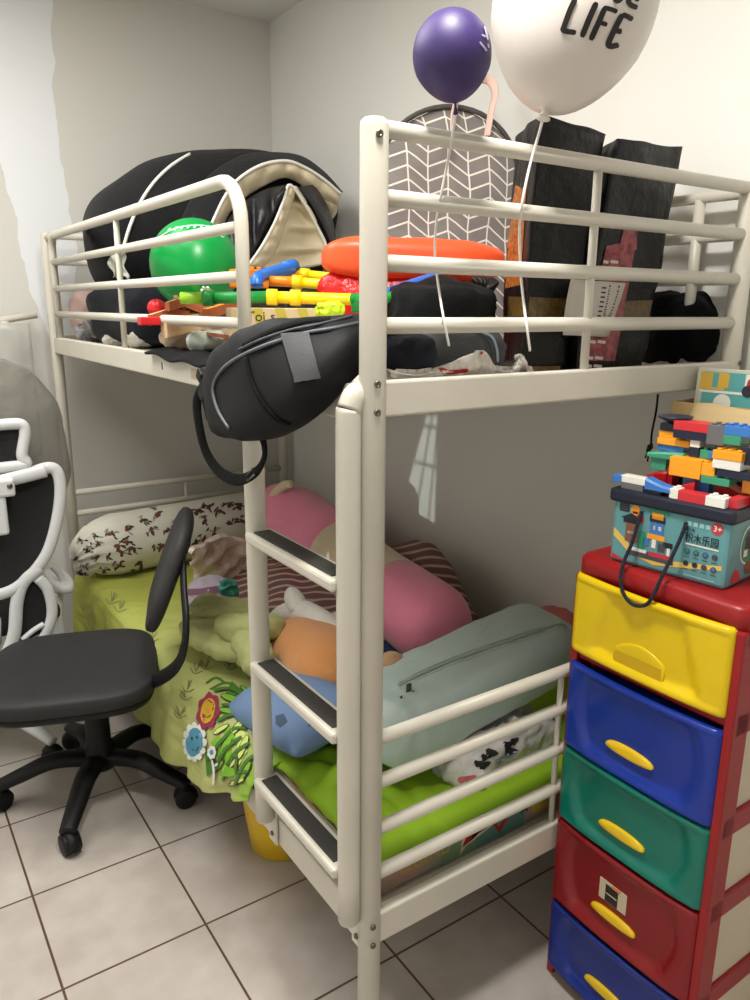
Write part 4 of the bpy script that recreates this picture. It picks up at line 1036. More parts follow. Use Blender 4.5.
    # wooden ramps
    def wedge(label, top, th, cols, depth=.05):
        y = top[0][2]; P = [at(p[0], p[1], 'y', p[2]) for p in top]
        n = len(P); Q = P+[p-V((0, 0, th)) for p in P]; ext = [p+V((.01, depth, 0)) for p in Q]
        q = MB()
        fr = tuple(range(n))+tuple(range(2*n-1, n-1, -1))
        vs = Q+ext; o = 2*n
        q.add(vs, [fr, tuple(i+o for i in fr[::-1])], 1, None, False)
        q.add(vs, [(i+1, i, i+o, i+1+o) for i in range(n-1)], 0, None, False)
        q.add(vs, [(n+i, n+i+1, n+i+1+o, n+i+o) for i in range(n-1)]+[(0, n, n+o, o), (2*n-1, n-1, n-1+o, 2*n-1+o)], 1, None, False)
        return q
    q = wedge('', [(169, 302, .90), (184, 297.5, .90), (207, 306.5, .86)], .022, None, .06)
    for (px, py) in ((176, 297), (184, 295)): q.lathe([(.006, 0), (.006, .007), (.004, .009)], 12, T(at(px, py+2, 'y', .92)), 0)
    solo(q, 'wooden_ramp', [wood, wood2], 'pale wooden ramp piece with two pegs, on top of the other wooden pieces', 'toy')
    q = wedge('', [(208, 309, .80), (228, 303, .80), (246, 297, .80)], .024, None, .06)
    solo(q, 'wooden_ramp', [orp, wood2], 'orange painted wooden ramp below the green tube', 'toy')
    q = wedge('', [(186, 302, .95), (206, 296.5, .95), (224, 299, .95)], .018, None, .05)
    solo(q, 'wooden_ramp', [yel, wood2], 'yellow painted wooden piece behind the pegged ramp', 'toy')
    q = wedge('', [(150, 315, .93), (172, 308, .93), (190, 311, .90)], .026, None, .05)
    solo(q, 'wooden_ramp', [wood, wood2], 'pale wooden piece beside the red ball', 'toy')
    q = wedge('', [(166, 321, .88), (200, 313, .88), (236, 318, .8)], .04, None, .07)
    solo(q, 'wooden_ramp', [yel, wood], 'low wooden board carrying the ramp pieces', 'toy')
    q = MB().ell((.024, .024, .021), 1, 1, T(at(157, 308, 'y', 1.0)), 28, 18, lambda p, d: .0015*math.cos(8*math.atan2(p.y, p.x)))
    solo(q, 'toy_ball', tm['red'], 'red ribbed toy ball beside the pale wooden piece', 'toy')
    q = MB().box((0, 0, 0), (.05, .03, .02), .003, T(at(149, 321, 'y', .93)))
    solo(q, 'toy_brick', tm['red'], 'small red toy brick below the red ball', 'toy')
    q = wedge('', [(214, 333, .70), (240, 337, .66)], .008, None, .07)
    solo(q, 'wooden_strip', [wood, wood2], 'flat wooden strip beside the shoulder bag', 'toy')
toys()

# ---- black shoulder bag slung over the rail
def shoulder_bag():
    m = mat('black_nylon', (22, 23, 26), .65, .05, 200, .12, 20, spec=.25); m2 = mat('grey_nylon', (72, 73, 75), .6, .1, 200, spec=.25); m3 = mat('charcoal_mesh', (26, 27, 29), .8, .15, 260, spec=.15)
    t = thing('shoulder_bag', 'black nylon shoulder bag hanging over the side of the upper bunk, buckle strap dangling', 'bag', (0, .25, 1.36))
    # body as a loft from inside the bunk out over the side rail: section centre, half height, half thickness
    secs = [((388, 326), .10, .030, .03), ((360, 337), .05, .046, .05), ((330, 348), -.01, .060, .07), ((300, 365), -.06, .082, .08), ((270, 380), -.085, .094, .085), ((244, 390), -.095, .090, .08), ((224, 396), -.095, .070, .06), ((213, 398), -.09, .045, .03)]
    rings = []; C0 = [at(*s[0], 'x', s[1]) for s in secs]
    for i, s in enumerate(secs):
        tdir = (C0[min(i+1, len(C0)-1)]-C0[max(i-1, 0)]).normalized()
        n = V((-1, -.12, .1)); n = (n-tdir*n.dot(tdir)).normalized(); h = tdir.cross(n)
        if h.z < 0: h = -h
        ring = []
        for k in range(36):
            w = 2*PI*k/36; a = math.cos(w); b_ = math.sin(w)
            e = .55 if 0 < i < len(secs)-1 else .8
            ring.append(C0[i]+h*(s[2]*math.copysign(abs(a)**e, a))+n*(s[3]*.62*math.copysign(abs(b_)**e, b_)))
        rings.append(ring)
    fine = [spl([r[k] for r in rings], 5) for k in range(36)]
    rr = [[fine[k][i]+V((0, 0, 1))*.006*nz(fine[k][i], 16, 3)+V((1, 0, 0))*.006*nz(fine[k][i], 12, 5) for k in range(36)] for i in range(len(fine[0]))]
    b = MB(); b.loft(rr); b.build('bag_body', m, t)
    tr = b.tree()
    def line(pts, r, name, mm, flat=1, off=.002):
        P = [cast(tr, *p, off) for p in pts]; P = [p for p in P if p is not None]
        if len(P) > 2: MB().tube(spl(P, 5), r, 8, flat=flat, upv=(-1, 0, .1)).build(name, mm, t)
    line([(358, 324), (335, 329), (305, 334), (280, 341), (255, 350), (232, 362), (219, 375), (214, 390), (219, 410), (230, 428)], .003, 'zip_seam', mat('seam_grey', (92, 96, 104), .5))
    line([(352, 317), (320, 325), (290, 331), (262, 340), (240, 350)], .0025, 'zip_seam', mat('seam_dark', (66, 68, 72), .5))
    line([(246, 358), (252, 382), (262, 402), (276, 418), (289, 424)], .006, 'zip_seam', black_cloth, .4)
    # wide grey webbing handle
    g = {}
    q = MB(); quad = [(281, 335), (309, 334), (320, 378), (296, 383)]
    for j in range(9):
        for i in range(7):
            p = V((*quad[0], 0)).lerp(V((*quad[1], 0)), i/6).lerp(V((*quad[3], 0)).lerp(V((*quad[2], 0)), i/6), j/8); g[i, j] = cast(tr, p.x, p.y, .005)
    for j in range(8):
        for i in range(6):
            z = [g[i, j], g[i+1, j], g[i+1, j+1], g[i, j+1]]
            if all(v is not None for v in z): q.add(z, [(0, 1, 2, 3)])
    if q.v: q.build('webbing_handle', m2, t)['label'] = 'wide grey webbing handle'
    # flap of lighter nylon along the top
    line([(244, 346), (262, 336), (285, 327), (305, 322), (330, 320)], .006, 'top_flap', m3, .5, .002)
    # dangling strap with a buckle
    S = [at(212, 378, 'x', -.10), at(203, 388, 'x', -.115), at(197, 402, 'x', -.12), at(199, 425, 'x', -.12), at(206, 452, 'x', -.115), at(220, 472, 'x', -.11), at(238, 480, 'x', -.105), at(256, 472, 'x', -.10), at(264, 458, 'x', -.095), at(264, 444, 'x', -.09), at(260, 432, 'x', -.085)]
    MB().tube(spl(S, 6), [.011]*61, 8, flat=.22, upv=(-.8, -.5, 0)).build('strap', black_cloth, t)
    bk = MB(); c = at(204, 390, 'x', -.122)
    bk.box((0, 0, 0), (.012, .03, .04), .004, T(c, rx=35)); bk.box((0, 0, 0), (.014, .022, .022), .003, T(c+V((0, .008, .026)), rx=35)); bk.build('buckle', black_plastic, t)
    rg = MB(); c = at(250, 473, 'x', -.108)
    rg.tube([c+V((0, a, b_)) for a, b_ in ((-.018, .0), (.012, -.016), (.018, -.009), (-.012, .010))], .0018, 8, closed=True); rg.build('strap_slider', steel, t)
    tp = MB().box((0, 0, 0), (.03, .06, .05), .008, T(at(215, 405, 'x', -.09), rx=-25)).build('side_tab', m3, t)
shoulder_bag()
# ---- clutter behind the end rails
blob('backpack', 'soft black backpack lying behind the end rail under the orange bolster', 'backpack', tuple(at(436, 312, 'y', .40)), (.12, .12, .072), black_cloth, .65, .7, rz=-15, amp=.02, s=9, seed=31, base_z=DZ)
q = blob('drawstring', None, None, tuple(at(484, 302, 'y', .38)), (.035, .03, .045), None, .9, .9, amp=.03, s=26, seed=33)
for d in ((-.02, .05), (.0, .055), (.015, .045)): q.tube(spl([at(480, 290, 'y', .36), at(482+d[0]*200, 284, 'y', .35), at(479+d[0]*300, 278, 'y', .36)], 4), .006, 8)
solo(q, 'drawstring_pouch', black_plastic, 'small gathered black drawstring pouch beside the brown taped parcel', 'pouch')
q = blob('g', None, None, tuple(at(452, 352, 'y', .15)), (.105, .075, .055), None, .75, .8, rz=-18, amp=.012, s=11, seed=35, base_z=DZ)
tr = q.tree(); print_stroke(q, tr, [(480, 332), (491, 337), (496, 348), (497, 362)], 2.4, 1, .002); print_stroke(q, tr, [(474, 333), (484, 338), (490, 348), (491, 362)], 1.2, 2, .002)
solo(q, 'folded_jacket', [mat('grey_fleece', (84, 86, 88), .85, .3, 70, spec=.2), mat('pale_blue_trim', (150, 172, 190), .6), mat('dark_trim', (40, 44, 52), .6)], 'folded grey jacket with pale blue trim behind the end board', 'jacket')
q = blob('b', None, None, tuple(at(400, 356, 'y', .09)), (.06, .055, .045), None, .8, .8, amp=.012, s=13, seed=36, base_z=DZ)
solo(q, 'cloth', navy_cloth, 'dark charcoal cloth between the corner post and the grey jacket', 'cloth')
def snackbag():
    m = [mat('white_film_bag', (222, 214, 206), .25, .4, 30), mat('red_print', (176, 40, 24), .35)]
    top = [(386, 366), (410, 371), (430, 366), (447, 360), (462, 354), (480, 347.5), (486, 352), (494, 364), (505, 367), (514, 362), (520, 351), (523, 360), (521, 370)]
    A = [at(p[0], p[1], 'y', .035) for p in top]; A2 = spl(A, 5); n = len(A2)-1
    def f(u, v):
        p = A2[min(n, int(u*n))].copy(); z0 = 1.345
        h = max(.004, p.z-z0); zz = z0+h*(1-v)-.004
        return V((p.x, .03-.008*math.sin(PI*v)+.006*nz(V((u*14, v*3, 0)), 1.3, 2)+.03*(v-.5)*0, zz))
    q = MB().grid(f, 90, 12, thick=-.012); tr = q.tree()
    print_poly(q, tr, [(434, 368), (446, 363), (462, 366), (478, 367), (470, 372), (450, 375), (438, 375)], 1, .001)
    print_stroke(q, tr, [(470, 352), (478, 350), (482, 354)], 3, 1, .001); print_stroke(q, tr, [(448, 362), (440, 368), (450, 372), (468, 370)], 4, 1, .001)
    solo(q, 'snack_bag', m, 'crumpled white and red plastic packet lying along the end board', 'packet')
snackbag()

# ================================================================== ON THE LOWER BUNK
MT = .432
def mattress():
    t = thing('mattress', 'thin foam mattress with a printed border and lime green cover on the lower bunk', 'mattress', (.46, 1.07, .346))
    side = mat('mattress_border', (186, 140, 128), .7, .05, 40, rgb2=(120, 140, 110), vscale=5)
    cols = [side]+[mat('border_'+k, c, .6) for k, c in (('yellow', (196, 166, 60)), ('red', (168, 26, 38)), ('navy', (38, 46, 72)), ('green', (112, 140, 104)), ('cream', (206, 190, 172)), ('teal', (90, 130, 120)))]
    lime = mat('lime_cotton', (132, 170, 18), .75, .08, 40, .05, 5)
    b = MB(); b.box((.485, 1.06, .386), (.90, 2.03, .078), .012, None, 0)
    M0 = frame(x=(1, 0, 0), y=(0, 0, 1), o=(0, .0442, 0))
    def pl(pts, k, d=.0005): b.add([(p[0], .0448-d, p[1]) for p in pts], [tuple(range(len(pts)))], k, None, False)
    pl([(.30, .352), (.44, .352), (.44, .42), (.30, .42)], 6, .0006); pl([(.20, .352), (.30, .352), (.30, .42), (.22, .42)], 4, .0006)
    pl([(.255, .352), (.27, .37), (.38, .40), (.36, .41), (.26, .395)], 5, .0009)
    pl([(.26, .372), (.274, .40), (.29, .385), (.345, .392), (.365, .362), (.415, .418), (.398, .418), (.362, .378), (.35, .405), (.29, .40), (.285, .378)], 2, .0012)
    c = (.438, .397); pl([(c[0]+(.02 if k % 2 == 0 else .008)*math.cos(PI/2+PI*k/5), c[1]+(.02 if k % 2 == 0 else .008)*math.sin(PI/2+PI*k/5)) for k in range(10)], 3, .0012)
    pl([(.462, .368), (.53, .368), (.53, .418), (.46, .418)], 1, .0006)
    pl([(.53, .352), (.9, .352), (.9, .42), (.53, .42)], 0, .0004)
    def tx(s, x, z, size, k): 
        m = frame(x=(1, 0, 0), y=(0, 0, 1), o=(x, .0448-.0016, z)); put_text(b, s, size, m, k)
    tx('LEGEND', .10, .379, .034, 1); tx('LEGO', .462, .378, .0, 0) if False else None
    b.build('mattress_pad', cols, t)
    def cov(u, v):
        x = .03+.91*u; y = .03+2.04*v
        z = .430+.004*nz(V((x, y, 0)), 7, 2)+.003*nz(V((x, y, 0)), 19, 3)
        e = min(v*2.04, .05); z -= .016*(1-e/.05)**2
        ex = min(u*.91, .04); z -= .012*(1-ex/.04)**2
        # creased pile beside the ladder
        k = math.exp(-((x-.12)/.13)**2-((y-.27)/.17)**2); z += .05*k*(1+.9*abs(nz(V((x, y, 0)), 13, 8))+.6*abs(nz(V((x, y, 0)), 24, 9))-.4)
        return (x, y, z)
    MB().grid(cov, 90, 150, thick=-.012).build('cover', lime, t)
mattress()

def sheet():
    t = thing('bed_sheet', 'pale green bed sheet with cartoon flowers hanging over the side of the lower bunk', 'bed sheet', (.2, 1.2, MT))
    m = mat('green_print_cotton', (192, 202, 120), .75, .25, 16); nt, x, y, z = xyz(m)
    n = nt.nodes.new('ShaderNodeTexNoise'); n.inputs['Scale'].default_value = 5; n.inputs['Detail'].default_value = 4
    tc = nt.nodes.new('ShaderNodeTexCoord'); nt.links.new(tc.outputs['Object'], n.inputs['Vector'])
    yy = mnode(nt, 'ADD', y, mnode(nt, 'MULTIPLY', n.outputs['Fac'], .25))
    rp = nt.nodes.new('ShaderNodeValToRGB'); e = rp.color_ramp.elements
    e[0].position = .0; e[0].color = srgb((128, 178, 40)); e[1].position = 1; e[1].color = srgb((168, 172, 76))
    for p_, c_ in ((.10, (140, 176, 60)), (.19, (180, 186, 118)), (.55, (172, 178, 100)), (.75, (166, 172, 76))):
        q = e.new(p_); q.color = srgb(c_)
    nt.links.new(mnode(nt, 'DIVIDE', mnode(nt, 'ADD', yy, .80), 1.7), rp.inputs[0]); nt.links.new(rp.outputs[0], base(m))
    hem = [(.41, .385), (.50, .335), (.70, .245), (.92, .19), (1.15, .175), (1.4, .16), (1.6, .15), (1.9, .142), (2.07, .17)]
    def hz_(y):
        for (a, b_) in zip(hem, hem[1:]):
            if y <= b_[0]: k = max(0, (y-a[0])/(b_[0]-a[0])); return a[1]+(b_[1]-a[1])*k
        return hem[-1][1]
    def f(u, v):
        y = .415+1.66*u; Lx = .55; 
        if v < .45:
            k = v/.45; x = Lx-(Lx+.006)*k; z = MT+.014+.012*abs(nz(V((x, y, 0)), 7, 5))+.008*abs(nz(V((x, y, 1)), 16, 6))-.010*max(0, (k-.9)/.1)**2
            z += .03*math.exp(-((x-.12)/.12)**2-((y-.95)/.25)**2)
            return V((x, y, z))
        k = (v-.45)/.55; z0 = MT-.0; z = z0+(hz_(y)-z0)*k
        bul = math.sin(min(1, k*3)*PI/2)
        x = -.016-.014*bul-.007*abs(nz(V((y*1.5, z, 3)), 9, 8))-.006*abs(nz(V((y, z*2, 1)), 15, 2))-.012*k*(1+math.sin(y*19+2*nz(V((y, 0, 0)), 3, 1)))-.006*nz(V((y*3, k, 0)), 5, 4)*k-.006*math.sin(y*41)*k
        return V((x, y, z))
    b = MB(); b.grid(f, 150, 70, thick=.003)
    tr = b.tree()
    pal = [('outline', (60, 56, 40)), ('deep_green', (70, 120, 36)), ('leaf_green', (120, 180, 40)), ('pale_lime', (206, 222, 120)), ('magenta', (150, 40, 76)), ('yellow', (204, 164, 30)), ('blue', (76, 146, 176)), ('white', (224, 226, 220)), ('sketch', (126, 126, 84)), ('orange', (214, 140, 40))]
    mats = [m]+[mat('print_'+a, c, .75) for a, c in pal]
    D = lambda c, rx, ry, k, rot=0, off=.0012, wob=0, n=14: print_disc(b, tr, c, rx, ry, k, rot, n, off, wob)
    S = lambda pts, w, k, off=.0018: print_stroke(b, tr, pts, w, k, off)
    # foliage of the cartoon meadow
    print_poly(b, tr, [(214, 690), (232, 684), (246, 696), (251, 730), (252, 792), (238, 786), (222, 776), (210, 764), (206, 742)], 4, .003)
    for (cx, cy, rx, ry, ro) in ((232, 700, 12, 4, 20), (240, 712, 12, 4, 35), (228, 712, 10, 3.5, 10), (238, 728, 11, 4, -50), (228, 744, 12, 4, -60), (244, 748, 13, 4, -70), (232, 764, 12, 4, -40), (246, 772, 12, 4, -60), (238, 782, 9, 3, -20), (220, 766, 9, 3, -50), (222, 730, 9, 3, -30), (246, 692, 8, 3, 40)):
        print_disc(b, tr, (cx, cy), rx, ry, 1, ro, 12, .0042); print_disc(b, tr, (cx, cy), rx-1.1, ry-1.1, random.choice((2, 3, 3, 4)), ro, 12, .0052)
    for pts, k in (([(221, 757), (226, 730), (240, 716), (256, 724), (262, 760), (252, 790), (238, 786)], 2), ([(212, 742), (228, 724), (238, 742), (236, 776), (222, 776)], 3), ([(232, 682), (250, 700), (252, 716), (238, 708), (226, 694)], 2), ([(206, 752), (216, 748), (218, 770), (208, 776)], 2), ([(236, 735), (246, 727), (248, 752), (240, 766)], 4)):
        print_poly(b, tr, pts, k, .0036)
    for pts in ([(214, 692), (228, 690), (244, 700), (252, 712)], [(218, 722), (232, 716), (248, 722)], [(222, 706), (238, 708), (250, 718)], [(216, 772), (226, 750), (242, 738)], [(224, 780), (234, 756), (250, 744)], [(236, 786), (246, 764), (256, 756)], [(208, 760), (220, 744), (228, 736)], [(226, 738), (234, 730), (246, 730)], [(228, 764), (238, 756), (238, 772), (250, 772)]):
        S(pts, 3.0, 2, .0056); S([(p[0]+1.4, p[1]+1.6) for p in pts], .9, 1, .006)
    for pts in ([(210, 690), (226, 683), (240, 690)], [(206, 684), (216, 678), (226, 684)], [(240, 700), (246, 716), (244, 724)], [(230, 700), (240, 702), (248, 710)]): S(pts, 2.2, 2)
    # red flower with yellow face, blue flower, small white flower
    D((209.5, 712), 10.5, 17.5, 5, 8, .0064, .10, 28); D((209.5, 712), 6.8, 12, 6, 8, .007); D((209.5, 712), 2.2, 3, 10, 0, .0076); S([(206, 716), (209, 719), (213, 716)], .9, 1, .008)
    for k in range(12):
        a = 2*PI*k/12; D((196.5+9.6*math.cos(a), 742+16*math.sin(a)), 3, 4, 8, 0, .006, 0, 8)
    D((196.5, 742), 8.6, 14.5, 7, 4, .0066); S([(194, 748), (198, 750), (201, 746)], 1, 1, .0076); D((194.5, 738), 1, 1.6, 1, 0, .0076, 0, 8); D((199.5, 737), 1, 1.6, 1, 0, .0076, 0, 8)
    D((214, 752), 4.4, 6.5, 8, 0, .0066, .1, 20); D((214, 752), 2, 3, 7, 0, .007); S([(214, 759), (216, 772), (215, 784)], 2.2, 8, .0064); D((218, 764), 3, 1.6, 8, -40, .0066)
    D((252, 728), 4, 6, 8, 0, .002)
    # thin line sketches of grass on the pale part
    for c in ((112, 602), (120, 610), (188, 690), (196, 672), (206, 668), (180, 716), (186, 698), (152, 640), (230, 668)):
        for k in range(4): a = random.uniform(-.8, .8); S([c, (c[0]+9*math.sin(a), c[1]-11*math.cos(a)*random.uniform(.7, 1.1))], .8, 9)
        S([(c[0]-6, c[1]-4), (c[0]-1, c[1]+2), (c[0]+7, c[1]-1)], .9, 9)
    b.build('sheet', mats, t)
sheet()

def floral():
    t = thing('bolster_pillow', 'white bolster with dark red flower sprigs lying across the head of the lower bunk', 'pillow', (.38, 1.93, MT+.015))
    m = mat('cream_cotton', (216, 214, 200), .8, .1, 40, .04, 6)
    a = V((.0, 1.90, .563)); bx = V((.90, 1.95, .575)); ax = (bx-a).normalized(); L = (bx-a).length
    rr = []; Mx = frame(x=ax, z=(0, 0, 1), o=a)
    for i in range(41):
        u = i/40; s = L*u
        r = .120*min(1, (.74+.26*min(1, u/.10)**.7))*min(1, (.5+.5*min(1, (1-u)/.1)))
        ring = []
        for k in range(48):
            w = 2*PI*k/48; g = (1+.05*math.sin(w*15)*max(0, 1-u/.2))
            ring.append(V((s, math.cos(w)*r*g, math.sin(w)*r*g*.98+.004*nz(V((s, w, 0)), 6, 3))))
        rr.append(ring)
    pre = []
    for i, (dx, r) in enumerate(((-.058, .02), (-.060, .05), (-.045, .066), (-.028, .076), (-.014, .084))):
        pre.append([V((dx+.008*math.sin(k*2.1), math.cos(2*PI*k/48)*r*(1+.16*math.sin(k*2.0)), math.sin(2*PI*k/48)*r*(1+.16*math.sin(k*2.0))-.03*(1-i/5))) for k in range(48)])
    b = MB(); b.loft(pre+rr, M=Mx); tr = b.tree()
    mats = [m, mat('print_dark_red', (112, 62, 62), .8), mat('print_brown', (70, 52, 46), .8), mat('print_grey_leaf', (150, 150, 132), .8)]
    random.seed(11)
    for (cx, cy) in ((150, 508), (160, 516), (143, 520), (118, 545), (128, 542), (134, 548), (96, 536), (88, 552), (80, 574), (98, 558), (104, 570), (120, 566), (132, 574), (186, 512), (196, 510), (206, 520), (232, 524), (240, 520), (202, 540), (196, 548), (228, 503), (222, 512), (82, 540), (90, 582), (76, 584), (74, 560), (86, 566), (92, 546), (84, 574), (98, 544), (108, 556), (112, 534), (126, 530), (150, 530), (142, 566), (160, 548), (170, 530), (178, 524), (122, 552), (214, 532), (236, 508), (210, 506)):
        S = .75 if cx < 110 else 1
        for k in range(3):
            a_ = random.uniform(0, 360); d = random.uniform(1.5, 4)*S
            print_disc(b, tr, (cx+d*math.cos(R(a_)), cy+d*.7*math.sin(R(a_))), random.uniform(1.8, 3)*S, random.uniform(1.2, 2)*S, random.choice((1, 1, 2)), a_, 9, .0014, .12)
        for k in range(4):
            a_ = random.uniform(0, 360); d = random.uniform(5, 8.5)*S; c2 = (cx+d*math.cos(R(a_)), cy+d*.6*math.sin(R(a_)))
            print_disc(b, tr, c2, 2.6*S, .9*S, random.choice((2, 2, 3)), a_*.6, 8, .0012)
            print_stroke(b, tr, [(cx, cy), c2], .7, 2, .001)
    b.build('pillowcase', mats, t)
floral()

# striped blanket heap with a crinkled foil bag
def striped():
    m = mat('striped_blanket', (120, 82, 76), .85, .15, 60); nt, x, y, z = xyz(m)
    n = nt.nodes.new('ShaderNodeTexNoise'); n.inputs['Scale'].default_value = 4
    tc = nt.nodes.new('ShaderNodeTexCoord'); nt.links.new(tc.outputs['Object'], n.inputs['Vector'])
    w = mnode(nt, 'ADD', mnode(nt, 'MULTIPLY_ADD', y, .55, mnode(nt, 'MULTIPLY', z, 1.0)), mnode(nt, 'MULTIPLY_ADD', x, .35, mnode(nt, 'MULTIPLY', n.outputs['Fac'], .13)))
    f = mnode(nt, 'FRACT', mnode(nt, 'DIVIDE', w, .034))
    nt.links.new(mixcol(nt, mnode(nt, 'LESS_THAN', f, .3), srgb((112, 78, 72)), srgb((182, 156, 146))), base(m))
    b = MB()
    def f(u, v):
        y = .62+1.05*v; x0 = .16+.20*max(0, min(1, (y-.95)/.3)); x = x0+(.93-x0)*u
        e = min(1, min(u, 1-u)/.18)*min(1, min(v, 1-v)/.16); e = math.sin(e*PI/2)
        h = .05+.22*math.exp(-((x-.80)/.20)**2-((y-.86)/.30)**2)+.10*math.exp(-((x-.62)/.2)**2-((y-1.3)/.25)**2)
        p = V((x, y, 0)); h += .02*nz(p, 7, 3)+.012*nz(p, 17, 5)
        return V((x, y, MT+.016+max(0, h)*e))
    b.grid(f, 90, 90, thick=-.006)
    solo(b, 'blanket', m, 'brown and pink striped blanket heaped under the pink plush bolster', 'blanket')
    fm = mat('crinkled_foil', (236, 220, 212), .25, .9, 34, metal=.3, rgb2=(190, 170, 160), vscale=20)
    c = at(216, 566, 'y', 1.52)
    def g(u, v):
        p = at(192+62*u, 566-10*u+(v-.5)*(10+40*math.sin(PI*min(1, u*.9+.12))), 'y', 1.44+.06*v)
        return p+V((.012*nz(p, 26, 2), .022*nz(p, 20, 3), .012*nz(p, 30, 4)))
    q = MB(); q.grid(g, 34, 26, thick=-.02); q.sm = [False]*len(q.f)
    solo(q, 'foil_bag', fm, 'shiny pinkish silver foil bag lying on the striped blanket', 'bag')
striped()

def pinkplush():
    pk = mat('pink_plush', (250, 146, 178), .9, .3, 160, .04, 10, sheen=.4); cr = mat('cream_plush', (222, 204, 172), .9, .3, 160, .04, 10, sheen=.4)
    C = [at(278, 505, 'x', .66), at(300, 520, 'x', .655), at(335, 548, 'x', .64), at(372, 580, 'x', .62), at(405, 604, 'x', .60), at(432, 624, 'x', .58), at(449, 636, 'x', .57)]
    P = spl(C, 7); n = len(P); t = thing('plush_bolster', 'long pink plush bolster with a cream band, leaning down towards the teal quilt bag', 'plush toy', tuple(C[3]-V((0, 0, .12))))
    rad = []
    for i in range(n):
        u = i/(n-1); r = .118
        if u < .16: r *= .72+.28*(u/.16)**.6
        if u > .80: r *= math.sqrt(max(.02, 1-((u-.80)/.205)**2))
        rad.append(r)
    i1, i2 = int(n*.355), int(n*.62)
    def sec(a, b_, mi, name):
        q = MB(); q.tube(P[a:b_], rad[a:b_], 36, caps=(name != 'band')); q.build('plush_'+name, mi, t)
    sec(0, i1+1, pk, 'body'); sec(i1, i2+1, cr, 'band'); sec(i2, n, pk, 'body')
    e = C[0]; 
    MB().ell((.122*.72, .122*.72, .03), 1, 1, frame(x=(0, 0, 1), z=(C[1]-C[0]), o=C[0]), 30, 12).build('plush_cap', pk, t)
    MB().tube(spl([at(263, 512, 'x', .62), at(272, 498, 'x', .60), at(284, 486, 'x', .60), at(292, 484, 'x', .61)], 6), [.013+.006*math.sin(PI*i/18) for i in range(19)], 14).build('arm', cr, t)
    MB().tube(spl([at(262, 500, 'x', .66), at(264, 484, 'x', .67), at(265, 471, 'x', .68)], 6), [.022*(1-.9*i/12) for i in range(13)], 12, flat=.5).build('ear', mat('coral_plush', (224, 120, 112), .9, .2, 120), t)
pinkplush()

def corgi():
    og = mat('tan_plush', (208, 142, 82), .95, .3, 170, .05, 12, sheen=.4); wh = mat('white_plush', (222, 218, 208), .95, .3, 170, .03, 12, sheen=.4); bg = mat('beige_plush', (196, 156, 116), .95, .3, 160, sheen=.3)
    t = thing('plush_dog', 'tan and white plush dog lying on the blue cushion behind the ladder', 'plush toy', (.30, .64, MT+.03))
    cen = at(320, 668, 'x', .29); hd = (at(388, 690, 'x', .26)-at(285, 620, 'x', .34)).normalized()
    Mx = frame(x=hd, z=(0, .1, 1), o=cen)
    def d(p, n): return .006*nz(p, 9, 2)
    MB().ell((.235, .12, .125), .8, .8, Mx, 56, 36, d).build('plush_body', og, t)
    # white ruff along the upper back edge
    W = [at(268, 652, 'x', .28), at(270, 630, 'x', .30), at(282, 616, 'x', .32), at(300, 612, 'x', .33), at(318, 620, 'x', .33), at(338, 634, 'x', .33), at(362, 650, 'x', .33), at(388, 668, 'x', .33)]
    Pw = spl(W, 6); MB().tube(Pw, [.016+.020*math.sin(PI*i/(len(Pw)-1)) for i in range(len(Pw))], 18).build('ruff', wh, t)
    e0 = at(300, 612, 'x', .32); e1 = at(289, 588, 'x', .33)
    MB().tube(spl([e0, e0.lerp(e1, .5), e1], 8), [.024, .026, .028, .029, .030, .030, .030, .030, .029, .028, .027, .025, .022, .018, .013, .008, .003], 18).build('ear', wh, t)
    e0 = at(338, 634, 'x', .43); e1 = at(336, 612, 'x', .46)
    MB().tube(spl([e0, e0.lerp(e1, .5), e1], 8), [.022, .024, .026, .027, .028, .028, .028, .028, .027, .026, .025, .023, .02, .016, .012, .007, .003], 18).build('ear', wh, t)
    MB().ell((.018, .014, .022), 1, 1, T(at(272, 644, 'x', .30)), 18, 12).build('paw', mat('brown_plush', (120, 84, 54), .9, .2, 100), t)
    for px, py in ((391, 664), (395, 676)): MB().ell((.035, .03, .028), 1, 1, T(at(px, py, 'x', .26)), 24, 14).build('paw', bg, t)
    for px, py in ((276, 690), (278, 668)): MB().ell((.03, .04, .045), 1, 1, T(at(px, py+4, 'x', .25)), 24, 14).build('paw', wh, t)
corgi()

def cushions():
    bl = mat('pale_blue_cotton', (112, 138, 176), .8, .1, 40, .06, 5); dk = mat('slate_print', (70, 86, 112), .8)
    c = at(282, 708, 'x', .09); ax = (at(336, 738, 'x', .07)-at(222, 682, 'x', .10)).normalized()
    Mx = frame(x=ax, y=(.85, .30, .16), o=c+V((.03, .0, -.01)))
    q = MB().pillow(.46, .22, .12, Mx, disp=lambda p, s: .008*nz(p, 10, 3)); tr = q.tree()
    print_poly(q, tr, [(311, 718), (318, 713), (330, 716), (336, 722), (330, 727), (320, 726), (312, 724), (308, 727)], 1, .0015)
    print_poly(q, tr, [(276, 716), (284, 714), (288, 722), (281, 728), (276, 724)], 1, .0015)
    solo(q, 'cushion', [bl, dk], 'pale blue cushion with dark fish print at the mattress edge behind the ladder', 'cushion')
    nb = mat('deep_blue_cotton', (58, 82, 124), .8, .1, 40, .08, 6)
    q = MB().pillow(.36, .30, .10, T(at(392, 668, 'x', .50)+V((.03, .05, -.01)), rx=14, rz=20), disp=lambda p, s: .008*nz(p, 10, 5))
    solo(q, 'cushion', nb, 'deep blue cushion tucked beneath the pink plush bolster end', 'cushion')
cushions()

